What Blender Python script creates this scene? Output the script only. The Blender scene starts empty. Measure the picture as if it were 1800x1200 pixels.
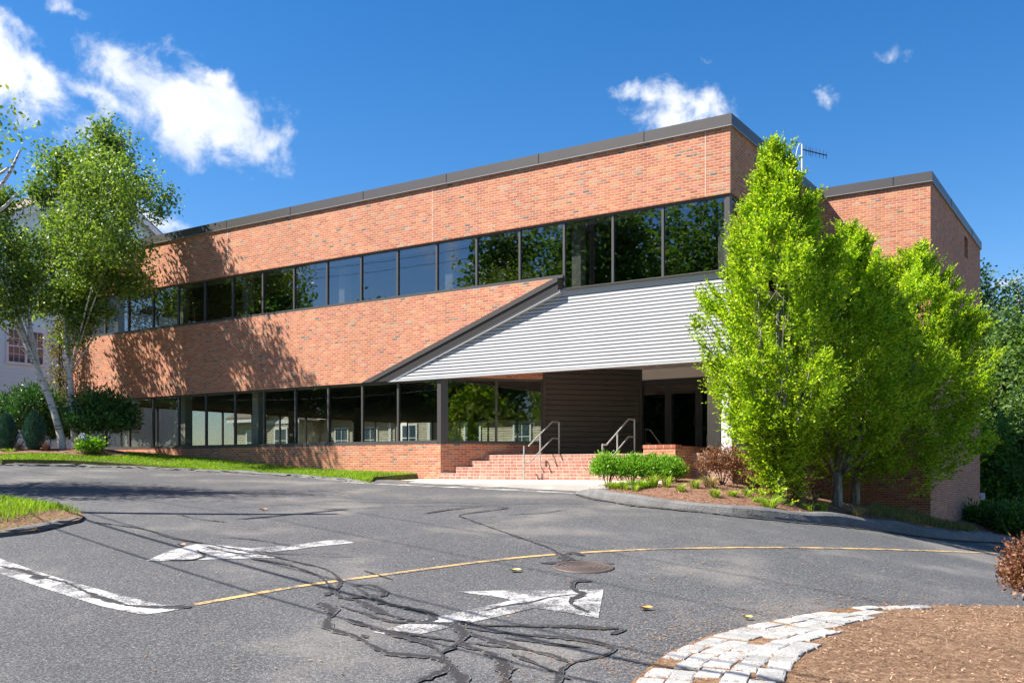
import bpy, math, random
import numpy as np
from mathutils import Vector, Matrix
from mathutils.geometry import delaunay_2d_cdt
R = math.radians
rnd = random.Random(7)
scn = bpy.context.scene
COL = scn.collection

# ------------------------------------------------------------------ camera
FPX, HZ = 1680.0, 825.0                 # focal length in photo pixels, horizon row
cam = bpy.data.cameras.new('camera'); cam.sensor_width = 36; cam.lens = 36*FPX/1800
cam.shift_y = (HZ-600)/1800; cam.clip_end = 3000; cam.clip_start = .05
camo = bpy.data.objects.new('camera', cam); COL.objects.link(camo)
camo.location = (0, 0, 0); camo.rotation_euler = (R(90), 0, 0); scn.camera = camo

# ------------------------------------------------------------------ light
SUN_EL = 50
sd = Vector((-.997*math.cos(R(SUN_EL)), -.08*math.cos(R(SUN_EL)), math.sin(R(SUN_EL)))).normalized()
sl = bpy.data.lights.new('sun', 'SUN'); sl.energy = 5.0; sl.angle = R(.53); sl.color = (1, .95, .87)
so = bpy.data.objects.new('sun', sl); COL.objects.link(so)
so.rotation_euler = (-sd).to_track_quat('-Z', 'Y').to_euler(); so.location = (-30, 0, 40)
vs = scn.view_settings; vs.view_transform = 'Standard'; vs.look = 'None'; vs.exposure = 1.28; vs.gamma = 1
scn.cycles.use_denoising = True
scn.cycles.max_bounces = 8; scn.cycles.transparent_max_bounces = 16; scn.cycles.sample_clamp_indirect = 6

# ------------------------------------------------------------------ node helpers
class NT:
    def __init__(s, nt): s.nt = nt; s.N = nt.nodes; s.L = nt.links
    def n(s, t, **k):
        nd = s.N.new(t)
        for a, v in k.items(): setattr(nd, a, v)
        return nd
    def put(s, inp, v):
        if isinstance(v, bpy.types.NodeSocket): s.L.new(v, inp)
        elif v is not None:
            if isinstance(v, (tuple, list)) and len(v) == 3 and inp.type == 'RGBA': v = (*v, 1)
            inp.default_value = v
    def m(s, op, a, b=None, c=None, clamp=False):
        nd = s.n('ShaderNodeMath', operation=op, use_clamp=clamp)
        s.put(nd.inputs[0], a)
        if b is not None: s.put(nd.inputs[1], b)
        if c is not None: s.put(nd.inputs[2], c)
        return nd.outputs[0]
    def vm(s, op, a, b=None, sc=None):
        nd = s.n('ShaderNodeVectorMath', operation=op); s.put(nd.inputs[0], a)
        if b is not None: s.put(nd.inputs[1], b)
        if sc is not None: s.put(nd.inputs['Scale'], sc)
        return nd.outputs['Value'] if op in ('LENGTH', 'DOT_PRODUCT', 'DISTANCE') else nd.outputs[0]
    def mix(s, f, a, b, mode='MIX'):
        nd = s.n('ShaderNodeMix', data_type='RGBA', blend_type=mode)
        s.put(nd.inputs[0], f); s.put(nd.inputs[6], a); s.put(nd.inputs[7], b); return nd.outputs[2]
    def noise(s, v, scale, det=3, rough=.5, dist=0):
        nd = s.n('ShaderNodeTexNoise'); s.put(nd.inputs['Vector'], v); s.put(nd.inputs['Scale'], scale)
        s.put(nd.inputs['Detail'], det); s.put(nd.inputs['Roughness'], rough); s.put(nd.inputs['Distortion'], dist); return nd.outputs[0]
    def ramp(s, f, stops, interp='LINEAR'):
        nd = s.n('ShaderNodeValToRGB'); cr = nd.color_ramp; cr.interpolation = interp
        while len(cr.elements) < len(stops): cr.elements.new(.5)
        for e, (p, c) in zip(cr.elements, stops):
            e.position = p; e.color = (*c, 1) if isinstance(c, tuple) else (c, c, c, 1)
        s.put(nd.inputs[0], f); return nd.outputs[0]
    def sep(s, v): nd = s.n('ShaderNodeSeparateXYZ'); s.put(nd.inputs[0], v); return nd.outputs
    def comb(s, x, y, z): nd = s.n('ShaderNodeCombineXYZ'); [s.put(nd.inputs[i], q) for i, q in enumerate((x, y, z))]; return nd.outputs[0]
    def ss(s, v, a, b):
        nd = s.n('ShaderNodeMapRange', interpolation_type='SMOOTHSTEP'); s.put(nd.inputs[0], v)
        s.put(nd.inputs[1], a); s.put(nd.inputs[2], b); return nd.outputs[0]
    def geo(s): return s.n('ShaderNodeNewGeometry')
    def tc(s): return s.n('ShaderNodeTexCoord')

# ------------------------------------------------------------------ sky
w = bpy.data.worlds.new('World'); scn.world = w; w.use_nodes = True
T = NT(w.node_tree); bg = T.N['Background']
sky = T.n('ShaderNodeTexSky'); sky.sky_type = 'NISHITA'; sky.sun_disc = False
sky.sun_elevation = R(SUN_EL); sky.sun_rotation = math.atan2(sd.x, sd.y); sky.air_density = 1.0; sky.dust_density = .25; sky.ozone_density = 3.0
hs = T.n('ShaderNodeHueSaturation'); T.put(hs.inputs['Color'], sky.outputs[0]); hs.inputs['Saturation'].default_value = 1.37; hs.inputs['Value'].default_value = 1.0
g = T.tc().outputs['Generated']; gx, gy, gz_ = T.sep(g)
az = T.m('MULTIPLY', T.m('ARCTAN2', gx, gy), 57.2958); el = T.m('MULTIPLY', T.m('ARCSINE', gz_), 57.2958)
def azel(px, py):
    v = Vector(((px-900)/FPX, 1, (HZ-py)/FPX)).normalized(); return math.degrees(math.atan2(v.x, v.y)), math.degrees(math.asin(v.z))
blobs = [(330, 190, 5.6, 2.4, -22, 1.1), (230, 130, 2.6, 1.5, -35, .9), (390, 245, 2.7, 1.3, -8, 1.05), (365, 125, 1.3, .8, -20, .75),
         (60, 140, 4.4, 1.3, -38, .75), (-60, 90, 6, 2.4, -30, .85), (180, 165, 4.0, 1.1, -10, .72), (20, 60, 1.8, 1.0, -20, .6), (290, 395, 2.4, .9, -14, .9),
         (1185, 195, 2.7, 1.5, 4, 1.05), (1130, 170, 1.8, .8, -14, .85), (1235, 190, 1.8, .9, -18, .85), (1245, 108, .9, .4, -25, .42), (1448, 160, .7, .5, 0, .50), (1578, 118, .5, .3, 10, .16), (125, 10, 1.3, .5, -10, .32), (1750, 490, 1.8, .5, 10, .45)]
aziel = [(*azel(b[0], b[1]), *b[2:]) for b in blobs]
aziel += [(-95, 16, 14, 4, 5, .9), (-130, 24, 18, 5, -8, .9), (170, 14, 20, 5, 5, .9), (120, 30, 14, 5, -10, .8), (70, 18, 10, 3, 4, .7)]
wn = T.n('ShaderNodeTexNoise'); T.put(wn.inputs['Vector'], g); wn.inputs['Scale'].default_value = 9; wn.inputs['Detail'].default_value = 6; wn.inputs['Roughness'].default_value = .6
wx, wy, wz = T.sep(wn.outputs['Color'])
azw = T.m('MULTIPLY_ADD', T.m('SUBTRACT', wx, .5), 5.5, az); elw = T.m('MULTIPLY_ADD', T.m('SUBTRACT', wy, .5), 4.5, el)
mask = None
for a0, e0, ra, re, rot, amp in aziel:
    c_, s_ = math.cos(R(rot)), math.sin(R(rot))
    dx = T.m('SUBTRACT', azw, a0); dy = T.m('SUBTRACT', elw, e0)
    u = T.m('MULTIPLY_ADD', dx, c_/ra, T.m('MULTIPLY', dy, s_/ra)); v = T.m('MULTIPLY_ADD', dx, -s_/re, T.m('MULTIPLY', dy, c_/re))
    d = T.m('SQRT', T.m('ADD', T.m('MULTIPLY', u, u), T.m('MULTIPLY', v, v)))
    k = T.m('MULTIPLY', T.m('SUBTRACT', 1.25, d), amp)
    mask = k if mask is None else T.m('SMOOTH_MAX', mask, k, .25)
fb = T.noise(g, 22, 9, .62, .3)
dens = T.m('MULTIPLY_ADD', T.m('SUBTRACT', fb, .5), 2.6, mask)
cf = T.ss(dens, .14, 1.0)
lit = T.m('ADD', T.m('MULTIPLY', T.ss(T.noise(T.vm('ADD', g, (.012, 0, -.012)), 14, 6, .55), .35, .68), .7), T.m('MULTIPLY', T.ss(dens, .2, 1.6), .3))
ccol = T.mix(lit, (4.6, 5.2, 6.2), (7.4, 7.5, 7.8))
skc = T.vm('MULTIPLY', hs.outputs[0], (1.04, .965, 1.03))
T.L.new(T.mix(T.m('MULTIPLY', cf, .97), skc, ccol), bg.inputs[0]); bg.inputs[1].default_value = .069

# ------------------------------------------------------------------ tags and meshes
def tag(o, label=None, cat=None, group=None, kind=None):
    for k, v in (('label', label), ('category', cat), ('group', group), ('kind', kind)):
        if v: o[k] = v
    return o
def empty(name, loc=(0, 0, 0), rz=0, **k):
    o = bpy.data.objects.new(name, None); COL.objects.link(o); o.location = loc; o.rotation_euler = (0, 0, rz); o.empty_display_size = .3
    return tag(o, **k)
def nmesh(name, V, F, mat, parent=None, loc=None, uv=None, smooth=False, **k):
    """V (n,3) array, F list of tuples or (m,k) array"""
    me = bpy.data.meshes.new(name); V = np.asarray(V, dtype=np.float32)
    if isinstance(F, np.ndarray):
        m_, kk = F.shape; me.vertices.add(len(V)); me.vertices.foreach_set('co', V.ravel())
        me.loops.add(m_*kk); me.loops.foreach_set('vertex_index', F.ravel().astype(np.int32)); me.polygons.add(m_)
        me.polygons.foreach_set('loop_start', np.arange(0, m_*kk, kk, dtype=np.int32)); me.update(calc_edges=True)
    else: me.from_pydata(V.tolist(), [], F)
    if uv is not None:
        l = me.uv_layers.new(name='UVMap'); l.data.foreach_set('uv', np.asarray(uv, dtype=np.float32).ravel())
    if smooth: me.polygons.foreach_set('use_smooth', np.ones(len(me.polygons), dtype=bool))
    me.materials.append(mat); me.update()
    o = bpy.data.objects.new(name, me); COL.objects.link(o)
    if parent: o.parent = parent
    if loc is not None: o.location = loc
    return tag(o, **k)
class MB:
    def __init__(s): s.V = []; s.F = []; s.UV = []; s.sm = False
    def face(s, pts, uv=None):
        i = len(s.V); P = [Vector(p) for p in pts]; s.V += [tuple(p) for p in P]; s.F.append(tuple(range(i, i+len(P))))
        if uv is None:
            n = Vector((0, 0, 0))
            for a in range(len(P)): n += P[a].cross(P[(a+1) % len(P)])
            if n.length < 1e-12: n = Vector((0, 0, 1))
            n.normalize()
            if abs(n.z) > .75: uv = [(p.x, p.y) for p in P]
            else:
                t = Vector((0, 0, 1)).cross(n).normalized(); uv = [(p.dot(t), p.z) for p in P]
        s.UV += uv
    def hexa(s, b, t):
        """b, t: 4 bottom and 4 top points, counter-clockwise seen from above"""
        s.face(b[::-1]); s.face(t)
        for i in range(4): j = (i+1) % 4; s.face([b[i], b[j], t[j], t[i]])
    def box(s, x0, x1, y0, y1, z0, z1):
        s.hexa([(x0, y0, z0), (x1, y0, z0), (x1, y1, z0), (x0, y1, z0)], [(x0, y0, z1), (x1, y0, z1), (x1, y1, z1), (x0, y1, z1)])
    def bar(s, a, b, wn, wd, nrm):
        """box from a to b (any direction), width wn along nrm, wd along the third axis"""
        a = Vector(a); b = Vector(b); d = (b-a).normalized(); n = Vector(nrm).normalized(); t = d.cross(n).normalized()
        q = lambda p: [p-n*wn/2-t*wd/2, p+n*wn/2-t*wd/2, p+n*wn/2+t*wd/2, p-n*wn/2+t*wd/2]
        s.hexa(q(a), q(b))
    def prism(s, poly, z0, z1):
        b = [(x, y, z0) for x, y in poly]; t = [(x, y, z1) for x, y in poly]; s.face(b[::-1]); s.face(t)
        for i in range(len(poly)): j = (i+1) % len(poly); s.face([b[i], b[j], t[j], t[i]])
    def tube(s, pts, rad, n=8, caps=True):
        P = [Vector(p) for p in pts]; k = len(P); rad = [rad]*k if not hasattr(rad, '__len__') else rad
        rings = []; ref = Vector((.31, .17, .93))
        for i in range(k):
            d = (P[min(i+1, k-1)]-P[max(i-1, 0)]).normalized(); u = d.cross(ref)
            if u.length < .1: u = d.cross(Vector((1, 0, 0)))
            u.normalize(); v = d.cross(u); rings.append([P[i]+(u*math.cos(2*math.pi*j/n)+v*math.sin(2*math.pi*j/n))*rad[i] for j in range(n)])
        b = len(s.V); ln = 0
        for r_ in rings: s.V += [tuple(p) for p in r_]
        for i in range(k-1):
            l2 = ln+(P[i+1]-P[i]).length
            for j in range(n):
                j2 = (j+1) % n; s.F.append((b+i*n+j2, b+i*n+j, b+(i+1)*n+j, b+(i+1)*n+j2)); c = 2*math.pi*max(rad[i], .01)/n
                s.UV += [((j+1)*c, ln), (j*c, ln), (j*c, l2), ((j+1)*c, l2)]
            ln = l2
        if caps:
            s.F.append(tuple(b+j for j in range(n))); s.UV += [(0, 0)]*n
            s.F.append(tuple(b+(k-1)*n+j for j in reversed(range(n)))); s.UV += [(0, 0)]*n
    def build(s, name, mat, parent=None, smooth=False, **k):
        return nmesh(name, s.V, s.F, mat, parent, uv=s.UV, smooth=smooth, **k)

# ------------------------------------------------------------------ materials
def mat(name):
    m = bpy.data.materials.new(name); m.use_nodes = True; t = NT(m.node_tree); return m, t, t.N['Principled BSDF']
def plain(name, col, rough=.6, metal=0, var=.12, scale=6, bump=0, bscale=60, spec=.5):
    m, t, b = mat(name); o = t.tc().outputs['Object']; n = t.noise(o, scale, 5, .6)
    f = t.m('MULTIPLY_ADD', t.m('SUBTRACT', n, .5), 2*var, 1); cc = t.vm('SCALE', col, sc=f)
    t.L.new(cc, b.inputs['Base Color']); b.inputs['Roughness'].default_value = rough; b.inputs['Metallic'].default_value = metal
    b.inputs['Specular IOR Level'].default_value = spec
    if bump:
        bp = t.n('ShaderNodeBump'); bp.inputs['Strength'].default_value = bump; bp.inputs['Distance'].default_value = .02
        t.put(bp.inputs['Height'], t.noise(o, bscale, 4, .6)); t.L.new(bp.outputs[0], b.inputs['Normal'])
    return m
def brick(name, cols, mortar, bw=.2032, bh=.0677, mt=.010, seed=0, tone=.25, bumpd=.006, alt=False):
    m, t, b = mat(name); uv = t.n('ShaderNodeUVMap'); uv.uv_map = 'UVMap'; u, v, _ = t.sep(uv.outputs[0])
    wob = t.noise(uv.outputs[0], 14, 2); u = t.m('MULTIPLY_ADD', t.m('SUBTRACT', wob, .5), .010, u); v = t.m('MULTIPLY_ADD', t.m('SUBTRACT', wob, .5), .006, v)
    vr = t.m('DIVIDE', v, bh); row = t.m('FLOOR', vr); fv = t.m('SUBTRACT', vr, row)
    par = t.m('MODULO', t.m('ADD', row, 4000), 2); ur = t.m('ADD', t.m('DIVIDE', u, bw), t.m('MULTIPLY', par, .5)) if not alt else t.m('MULTIPLY', t.m('DIVIDE', u, bw), t.m('ADD', par, 1)); cl = t.m('FLOOR', ur); fu = t.m('SUBTRACT', ur, cl)
    ids = t.comb(cl, row, seed); wn_ = t.n('ShaderNodeTexWhiteNoise', noise_dimensions='3D'); t.put(wn_.inputs[0], ids)
    wn2 = t.n('ShaderNodeTexWhiteNoise', noise_dimensions='3D'); t.put(wn2.inputs[0], t.comb(row, cl, seed+3.3))
    # dark bricks gather in loose patches
    cl_n = t.noise(uv.outputs[0], .55, 3, .6); pick = t.m('MULTIPLY_ADD', t.m('SUBTRACT', cl_n, .5), .10, wn_.outputs[0])
    st = []; acc = 0
    for p, c in cols: st.append((acc, c)); acc += p
    base = t.ramp(pick, st, 'CONSTANT')
    var = t.m('MULTIPLY_ADD', wn2.outputs[0], .20, .90)
    big = t.m('MULTIPLY_ADD', t.m('SUBTRACT', t.noise(uv.outputs[0], .35, 4, .6), .5), 2*tone, 1)
    big = t.m('MULTIPLY', big, t.m('MULTIPLY_ADD', t.m('SUBTRACT', t.noise(t.vm('MULTIPLY', uv.outputs[0], (1.6, .22, 1)), 1, 5, .6), .5), .45, 1))
    fine = t.m('MULTIPLY_ADD', t.m('SUBTRACT', t.noise(uv.outputs[0], 90, 3, .7), .5), .4, 1)
    bc = t.vm('SCALE', base, sc=t.m('MULTIPLY', t.m('MULTIPLY', var, big), fine))
    eu = t.m('MINIMUM', fu, t.m('SUBTRACT', 1, fu)); ev = t.m('MINIMUM', fv, t.m('SUBTRACT', 1, fv))
    mu = t.ss(eu, .35*mt/bw, .8*mt/bw); mv = t.ss(ev, .35*mt/bh, .8*mt/bh); isb = t.m('MULTIPLY', mu, mv)
    mc = t.vm('SCALE', mortar, sc=t.m('MULTIPLY_ADD', t.noise(uv.outputs[0], 3, 5, .6), .5, .72))
    t.L.new(t.mix(isb, mc, bc), b.inputs['Base Color']); b.inputs['Roughness'].default_value = .88; b.inputs['Specular IOR Level'].default_value = .25
    bp = t.n('ShaderNodeBump'); bp.inputs['Strength'].default_value = .8; bp.inputs['Distance'].default_value = bumpd
    t.put(bp.inputs['Height'], t.m('MULTIPLY_ADD', fine, .3, isb)); t.L.new(bp.outputs[0], b.inputs['Normal'])
    return m
RED = [(.34, (.50, .180, .094)), (.20, (.46, .155, .086)), (.20, (.54, .232, .118)), (.09, (.40, .13, .080)), (.09, (.50, .185, .128)), (.022, (.29, .17, .13)), (.014, (.17, .13, .115)), (.024, (.42, .27, .18))]
M = {}
M['brick'] = brick('red_brick', RED, (.60, .42, .30), mt=.012)
M['brick_step'] = brick('step_brick', [(.4, (.41, .20, .14)), (.3, (.38, .16, .115)), (.3, (.45, .25, .18))], (.58, .50, .42), bw=.205, bh=.086, mt=.014, seed=5, tone=.12, alt=True)
M['metal'] = plain('dark_bronze_metal', (.095, .084, .078), .42, .3, .08, 1.5)
M['frame'] = plain('window_frame_bronze', (.105, .098, .092), .4, .3, .1, 3)
M['rib'] = plain('canopy_enamel', (.49, .49, .50), .42, 0, .10, .9)
M['darkside'] = plain('dark_siding', (.075, .062, .056), .45, .1, .15, 2)
M['cream'] = plain('cream_paint', (.62, .58, .50), .7, 0, .05)
M['soffit'] = plain('soffit_paint', (.80, .75, .69), .75, 0, .05)
M['steel'] = plain('brushed_steel', (.66, .66, .64), .36, .6, .06, 20)
M['doorframe'] = plain('black_door_frame', (.035, .036, .038), .4, .2, .1, 3)
M['roof'] = plain('flat_roof_felt', (.10, .10, .10), .9, 0, .15)
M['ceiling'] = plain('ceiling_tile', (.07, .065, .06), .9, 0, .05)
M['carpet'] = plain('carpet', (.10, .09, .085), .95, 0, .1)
M['concrete'] = plain('pale_concrete', (.50, .455, .395), .85, 0, .14, 2.2, .35, 40)
M['siding'] = plain('house_siding', (.66, .84, .85), .65, 0, .05, 1)
M['trim'] = plain('white_trim', (.78, .79, .80), .55, 0, .03)
M['tan'] = plain('tan_shingle_siding', (.50, .46, .36), .75, 0, .08, 2)
M['shingle'] = plain('roof_shingle', (.20, .16, .13), .9, 0, .3, 9, .5, 20)
M['black'] = plain('black_rubber', (.02, .02, .022), .6)
M['white'] = plain('white_plastic', (.7, .7, .7), .5)
M['wood'] = plain('weathered_pole', (.16, .12, .09), .85, 0, .3, 4, .4, 30)
def glass(name, base_refl, tint):
    m, t, b = mat(name); t.N.remove(b); out = t.N['Material Output']
    ge = t.geo(); cs = t.m('ABSOLUTE', t.vm('DOT_PRODUCT', ge.outputs['Normal'], ge.outputs['Incoming'])); fr = t.m('MULTIPLY_ADD', t.m('POWER', t.m('SUBTRACT', 1, cs), 5), .96, .04)
    f = t.m('MULTIPLY_ADD', fr, 1-base_refl, base_refl, clamp=True)
    tr = t.n('ShaderNodeBsdfTransparent'); tr.inputs[0].default_value = (*tint, 1)
    gl = t.n('ShaderNodeBsdfGlossy'); gl.inputs['Roughness'].default_value = .0; gl.inputs[0].default_value = (.95, .97, 1, 1)
    bp = t.n('ShaderNodeBump'); bp.inputs['Strength'].default_value = .10; bp.inputs['Distance'].default_value = .008; t.put(bp.inputs['Height'], t.noise(t.tc().outputs['Object'], 1.3, 1)); t.L.new(bp.outputs[0], gl.inputs['Normal'])
    mx = t.n('ShaderNodeMixShader'); t.L.new(f, mx.inputs[0]); t.L.new(tr.outputs[0], mx.inputs[1]); t.L.new(gl.outputs[0], mx.inputs[2]); t.L.new(mx.outputs[0], out.inputs[0])
    return m
M['glass_up'] = glass('reflective_glass', .10, (.62, .64, .64))
M['glass_low'] = glass('tinted_glass', .02, (.80, .82, .80))
M['glass_dark'] = glass('dark_glass', .06, (.25, .27, .28))
# asphalt
def asphalt_nodes(t):
    p = t.tc().outputs['Object']
    g1 = t.noise(p, 58, 3, .75); g2 = t.noise(p, 38, 3, .7); st = t.noise(p, .45, 5, .62); st2 = t.noise(t.vm('MULTIPLY', p, (1, .35, 1)), 1.6, 5, .65)
    vo = t.n('ShaderNodeTexVoronoi'); t.put(vo.inputs['Vector'], p); vo.inputs['Scale'].default_value = 70
    grit = t.ss(vo.outputs['Distance'], .18, .5)
    vid = t.sep(vo.outputs['Color'])[0]
    base = t.ramp(g1, [(.3, .028), (.45, .078), (.6, .17), (.74, .38)])
    base = t.mix(t.m('MULTIPLY', t.ss(vid, .72, .95), t.m('SUBTRACT', 1, grit)), base, (.30, .28, .25))
    base = t.mix(t.ss(g2, .60, .42), base, (.045, .045, .050), 'MIX')
    base = t.mix(t.m('MULTIPLY', t.ss(st, .48, .72), .42), base, (.25, .222, .19))
    base = t.mix(t.m('MULTIPLY', t.ss(st2, .55, .75), .22), base, (.20, .17, .14))
    base = t.vm('SCALE', base, sc=t.m('MULTIPLY_ADD', t.noise(p, .22, 6, .7), .75, .74))
    base = t.mix(t.m('MULTIPLY', t.ss(t.noise(p, 1.1, 3, .5, .6), .66, .74), .45), base, (.035, .034, .034))
    # spread a long way off, the grain averages out
    h = t.m('ADD', t.m('MULTIPLY', g1, .6), t.m('MULTIPLY', t.m('SUBTRACT', 1, grit), .35))
    return p, base, h
m, t, b = mat('asphalt'); p, base, h = asphalt_nodes(t); t.L.new(base, b.inputs['Base Color']); b.inputs['Roughness'].default_value = .8; b.inputs['Specular IOR Level'].default_value = .35
bp = t.n('ShaderNodeBump'); bp.inputs['Strength'].default_value = 1; bp.inputs['Distance'].default_value = .009; t.put(bp.inputs['Height'], h); t.L.new(bp.outputs[0], b.inputs['Normal'])
M['asphalt'] = m
def paint(name, col, lo, hi):
    m, t, b = mat(name); p, base, h = asphalt_nodes(t)
    wear = t.m('ADD', t.noise(p, 48, 4, .8), t.m('MULTIPLY', t.m('SUBTRACT', t.noise(p, 2.6, 5, .7), .5), 1.0))
    f = t.ss(wear, lo, hi); t.L.new(t.mix(f, t.vm('SCALE', col, sc=t.m('MULTIPLY_ADD', t.noise(p, 8, 4), .4, .78)), base), b.inputs['Base Color'])
    b.inputs['Roughness'].default_value = .7
    bp = t.n('ShaderNodeBump'); bp.inputs['Strength'].default_value = .5; bp.inputs['Distance'].default_value = .005; t.put(bp.inputs['Height'], h); t.L.new(bp.outputs[0], b.inputs['Normal']); return m
M['pwhite'] = paint('worn_white_paint', (.50, .485, .47), .41, .57)
M['pyellow'] = paint('worn_yellow_paint', (.55, .35, .13), .43, .62)
m, t, b = mat('crack_sealer'); p, base, h = asphalt_nodes(t); uvn = t.n('ShaderNodeUVMap'); uvn.uv_map = 'UVMap'; _v = t.sep(uvn.outputs[0])[1]
ed = t.m('SUBTRACT', 1, t.m('ABSOLUTE', t.m('MULTIPLY_ADD', _v, 2, -1)))
f = t.ss(t.m('ADD', ed, t.m('MULTIPLY', t.m('SUBTRACT', t.noise(p, 26, 5, .75), .5), 2.6)), .16, .42)
t.L.new(t.mix(f, base, t.vm('SCALE', (.034, .032, .031), sc=t.m('MULTIPLY_ADD', t.noise(p, 30, 3), 1.0, .5))), b.inputs['Base Color']); b.inputs['Roughness'].default_value = .62; b.inputs['Specular IOR Level'].default_value = .3
bp = t.n('ShaderNodeBump'); bp.inputs['Strength'].default_value = .8; bp.inputs['Distance'].default_value = .007; t.put(bp.inputs['Height'], h); t.L.new(bp.outputs[0], b.inputs['Normal']); M['tar'] = m
M['kerb'] = plain('asphalt_kerb', (.135, .13, .127), .85, 0, .6, 3.5, .9, 25)
M['iron'] = plain('cast_iron', (.10, .075, .065), .65, .3, .25, 12)
def mulch(name, c1, c2, c3, sc=1):
    m, t, b = mat(name); p = t.tc().outputs['Object']; ps = t.vm('MULTIPLY', p, (1, 1.0, 1))
    n1 = t.noise(ps, 60*sc, 4, .75, 1.5); n2 = t.noise(ps, 13*sc, 4, .7); n3 = t.noise(p, .8, 4)
    c = t.ramp(n1, [(.30, tuple(x*.25 for x in c1)), (.45, c1), (.58, c2), (.72, c3)]); c = t.mix(t.m('MULTIPLY', t.ss(n2, .42, .66), .5), c, c3)
    c = t.vm('SCALE', c, sc=t.m('MULTIPLY_ADD', n3, .7, .65)); t.L.new(c, b.inputs['Base Color']); b.inputs['Roughness'].default_value = .95; b.inputs['Specular IOR Level'].default_value = .1
    bp = t.n('ShaderNodeBump'); bp.inputs['Strength'].default_value = 1; bp.inputs['Distance'].default_value = .03; t.put(bp.inputs['Height'], t.m('ADD', n1, n2)); t.L.new(bp.outputs[0], b.inputs['Normal']); return m
M['mulch'] = mulch('bark_mulch', (.22, .125, .075), (.36, .215, .13), (.52, .36, .23))
M['mulch_red'] = mulch('red_bark_mulch', (.19, .095, .062), (.30, .16, .105), (.44, .28, .19))
M['soil'] = mulch('grass_soil', (.09, .10, .03), (.16, .19, .05), (.25, .24, .09), .6)
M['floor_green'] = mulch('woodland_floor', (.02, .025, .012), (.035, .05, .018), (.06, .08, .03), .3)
m, t, b = mat('granite'); p = t.tc().outputs['Object']; gi = t.geo().outputs['Random Per Island']
c = t.ramp(t.noise(p, 120, 3, .7), [(.3, (.16, .155, .15)), (.5, (.36, .35, .335)), (.7, (.52, .51, .49))]); c = t.vm('SCALE', c, sc=t.m('MULTIPLY', t.m('MULTIPLY_ADD', gi, .3, .85), t.m('MULTIPLY_ADD', t.noise(p, 5, 5, .7), 1.5, .22)))
t.L.new(c, b.inputs['Base Color']); b.inputs['Roughness'].default_value = .8
bp = t.n('ShaderNodeBump'); bp.inputs['Strength'].default_value = .8; bp.inputs['Distance'].default_value = .012; t.put(bp.inputs['Height'], t.noise(p, 30, 5, .7)); t.L.new(bp.outputs[0], b.inputs['Normal']); M['granite'] = m
def leaf(name, cols, trans=.45, rough=.45, sc=1.0, spec=.35):
    """cols: stops over a random value per leaf"""
    m, t, b = mat(name); r_ = t.geo().outputs['Random Per Island']; c = t.ramp(r_, [(i/(len(cols)-1), k) for i, k in enumerate(cols)])
    p = t.tc().outputs['Object']; c = t.vm('SCALE', c, sc=t.m('MULTIPLY_ADD', t.noise(p, sc, 3), .8, .6))
    t.L.new(c, b.inputs['Base Color']); b.inputs['Roughness'].default_value = rough; b.inputs['Specular IOR Level'].default_value = spec
    tl = t.n('ShaderNodeBsdfTranslucent'); t.L.new(t.vm('MULTIPLY', c, (1.25, 1.3, .6)), tl.inputs[0])
    mx = t.n('ShaderNodeMixShader'); mx.inputs[0].default_value = trans; t.L.new(b.outputs[0], mx.inputs[1]); t.L.new(tl.outputs[0], mx.inputs[2]); t.L.new(mx.outputs[0], t.N['Material Output'].inputs[0]); return m
M['lf_horn'] = leaf('hornbeam_leaf', [(.08, .17, .010), (.22, .38, .014), (.42, .57, .022), (.62, .66, .06)], .52)
M['lf_birch'] = leaf('birch_leaf', [(.06, .12, .02), (.12, .21, .03), (.21, .31, .045), (.34, .41, .09)], .42)
M['lf_rhodo'] = leaf('rhododendron_leaf', [(.03, .085, .022), (.05, .14, .035), (.09, .20, .05)], .2, .35)
M['lf_box'] = leaf('holly_leaf', [(.10, .24, .02), (.19, .40, .03), (.32, .54, .06)], .4)
M['lf_dark'] = leaf('woodland_leaf', [(.05, .10, .022), (.10, .18, .035), (.17, .28, .05)], .35, .6, .25)
M['lf_mid'] = leaf('maple_leaf', [(.05, .12, .022), (.10, .21, .03), (.19, .33, .045)], .4, .6, .3)
M['lf_pine'] = leaf('pine_needle', [(.03, .07, .03), (.055, .11, .045), (.085, .15, .06)], .15, .6, .3)
M['lf_blue'] = leaf('juniper_needle', [(.02, .07, .055), (.04, .11, .085), (.06, .14, .10)], .15, .6)
M['lf_red'] = leaf('barberry_leaf', [(.09, .03, .02), (.19, .075, .045), (.30, .14, .08), (.42, .24, .14)], .25)
M['lf_brown'] = leaf('dead_leaf', [(.13, .06, .04), (.25, .12, .08), (.36, .20, .13)], .25)
M['lf_straw'] = leaf('dry_grass', [(.30, .22, .13), (.45, .36, .22), (.58, .48, .32)], .3)
M['lf_lime'] = leaf('daylily_leaf', [(.16, .30, .03), (.32, .44, .05), (.48, .52, .12)], .4)
M['lf_gold'] = leaf('cypress_leaf', [(.10, .10, .02), (.22, .17, .04), (.30, .24, .08)], .3)
M['lf_grass'] = leaf('grass_blade', [(.12, .24, .015), (.22, .38, .02), (.36, .48, .04)], .4)
M['lf_olive'] = leaf('sedge_blade', [(.08, .10, .03), (.16, .17, .05), (.30, .26, .10)], .3)
M['lf_blossom'] = leaf('hydrangea_petal', [(.25, .28, .62), (.38, .40, .75), (.50, .50, .85)], .3)
M['lf_blossom_old'] = leaf('faded_petal', [(.35, .40, .20), (.45, .48, .28)], .3)
M['litter'] = leaf('fallen_needle', [(.30, .13, .04), (.45, .22, .07), (.60, .36, .15)], .2)
m, t, b = mat('birch_bark'); p = t.tc().outputs['Object']
st = t.noise(t.vm('MULTIPLY', p, (3.2, 3.2, 22)), 1, 4, .6, .8); pt = t.noise(p, 2.3, 3)
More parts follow.
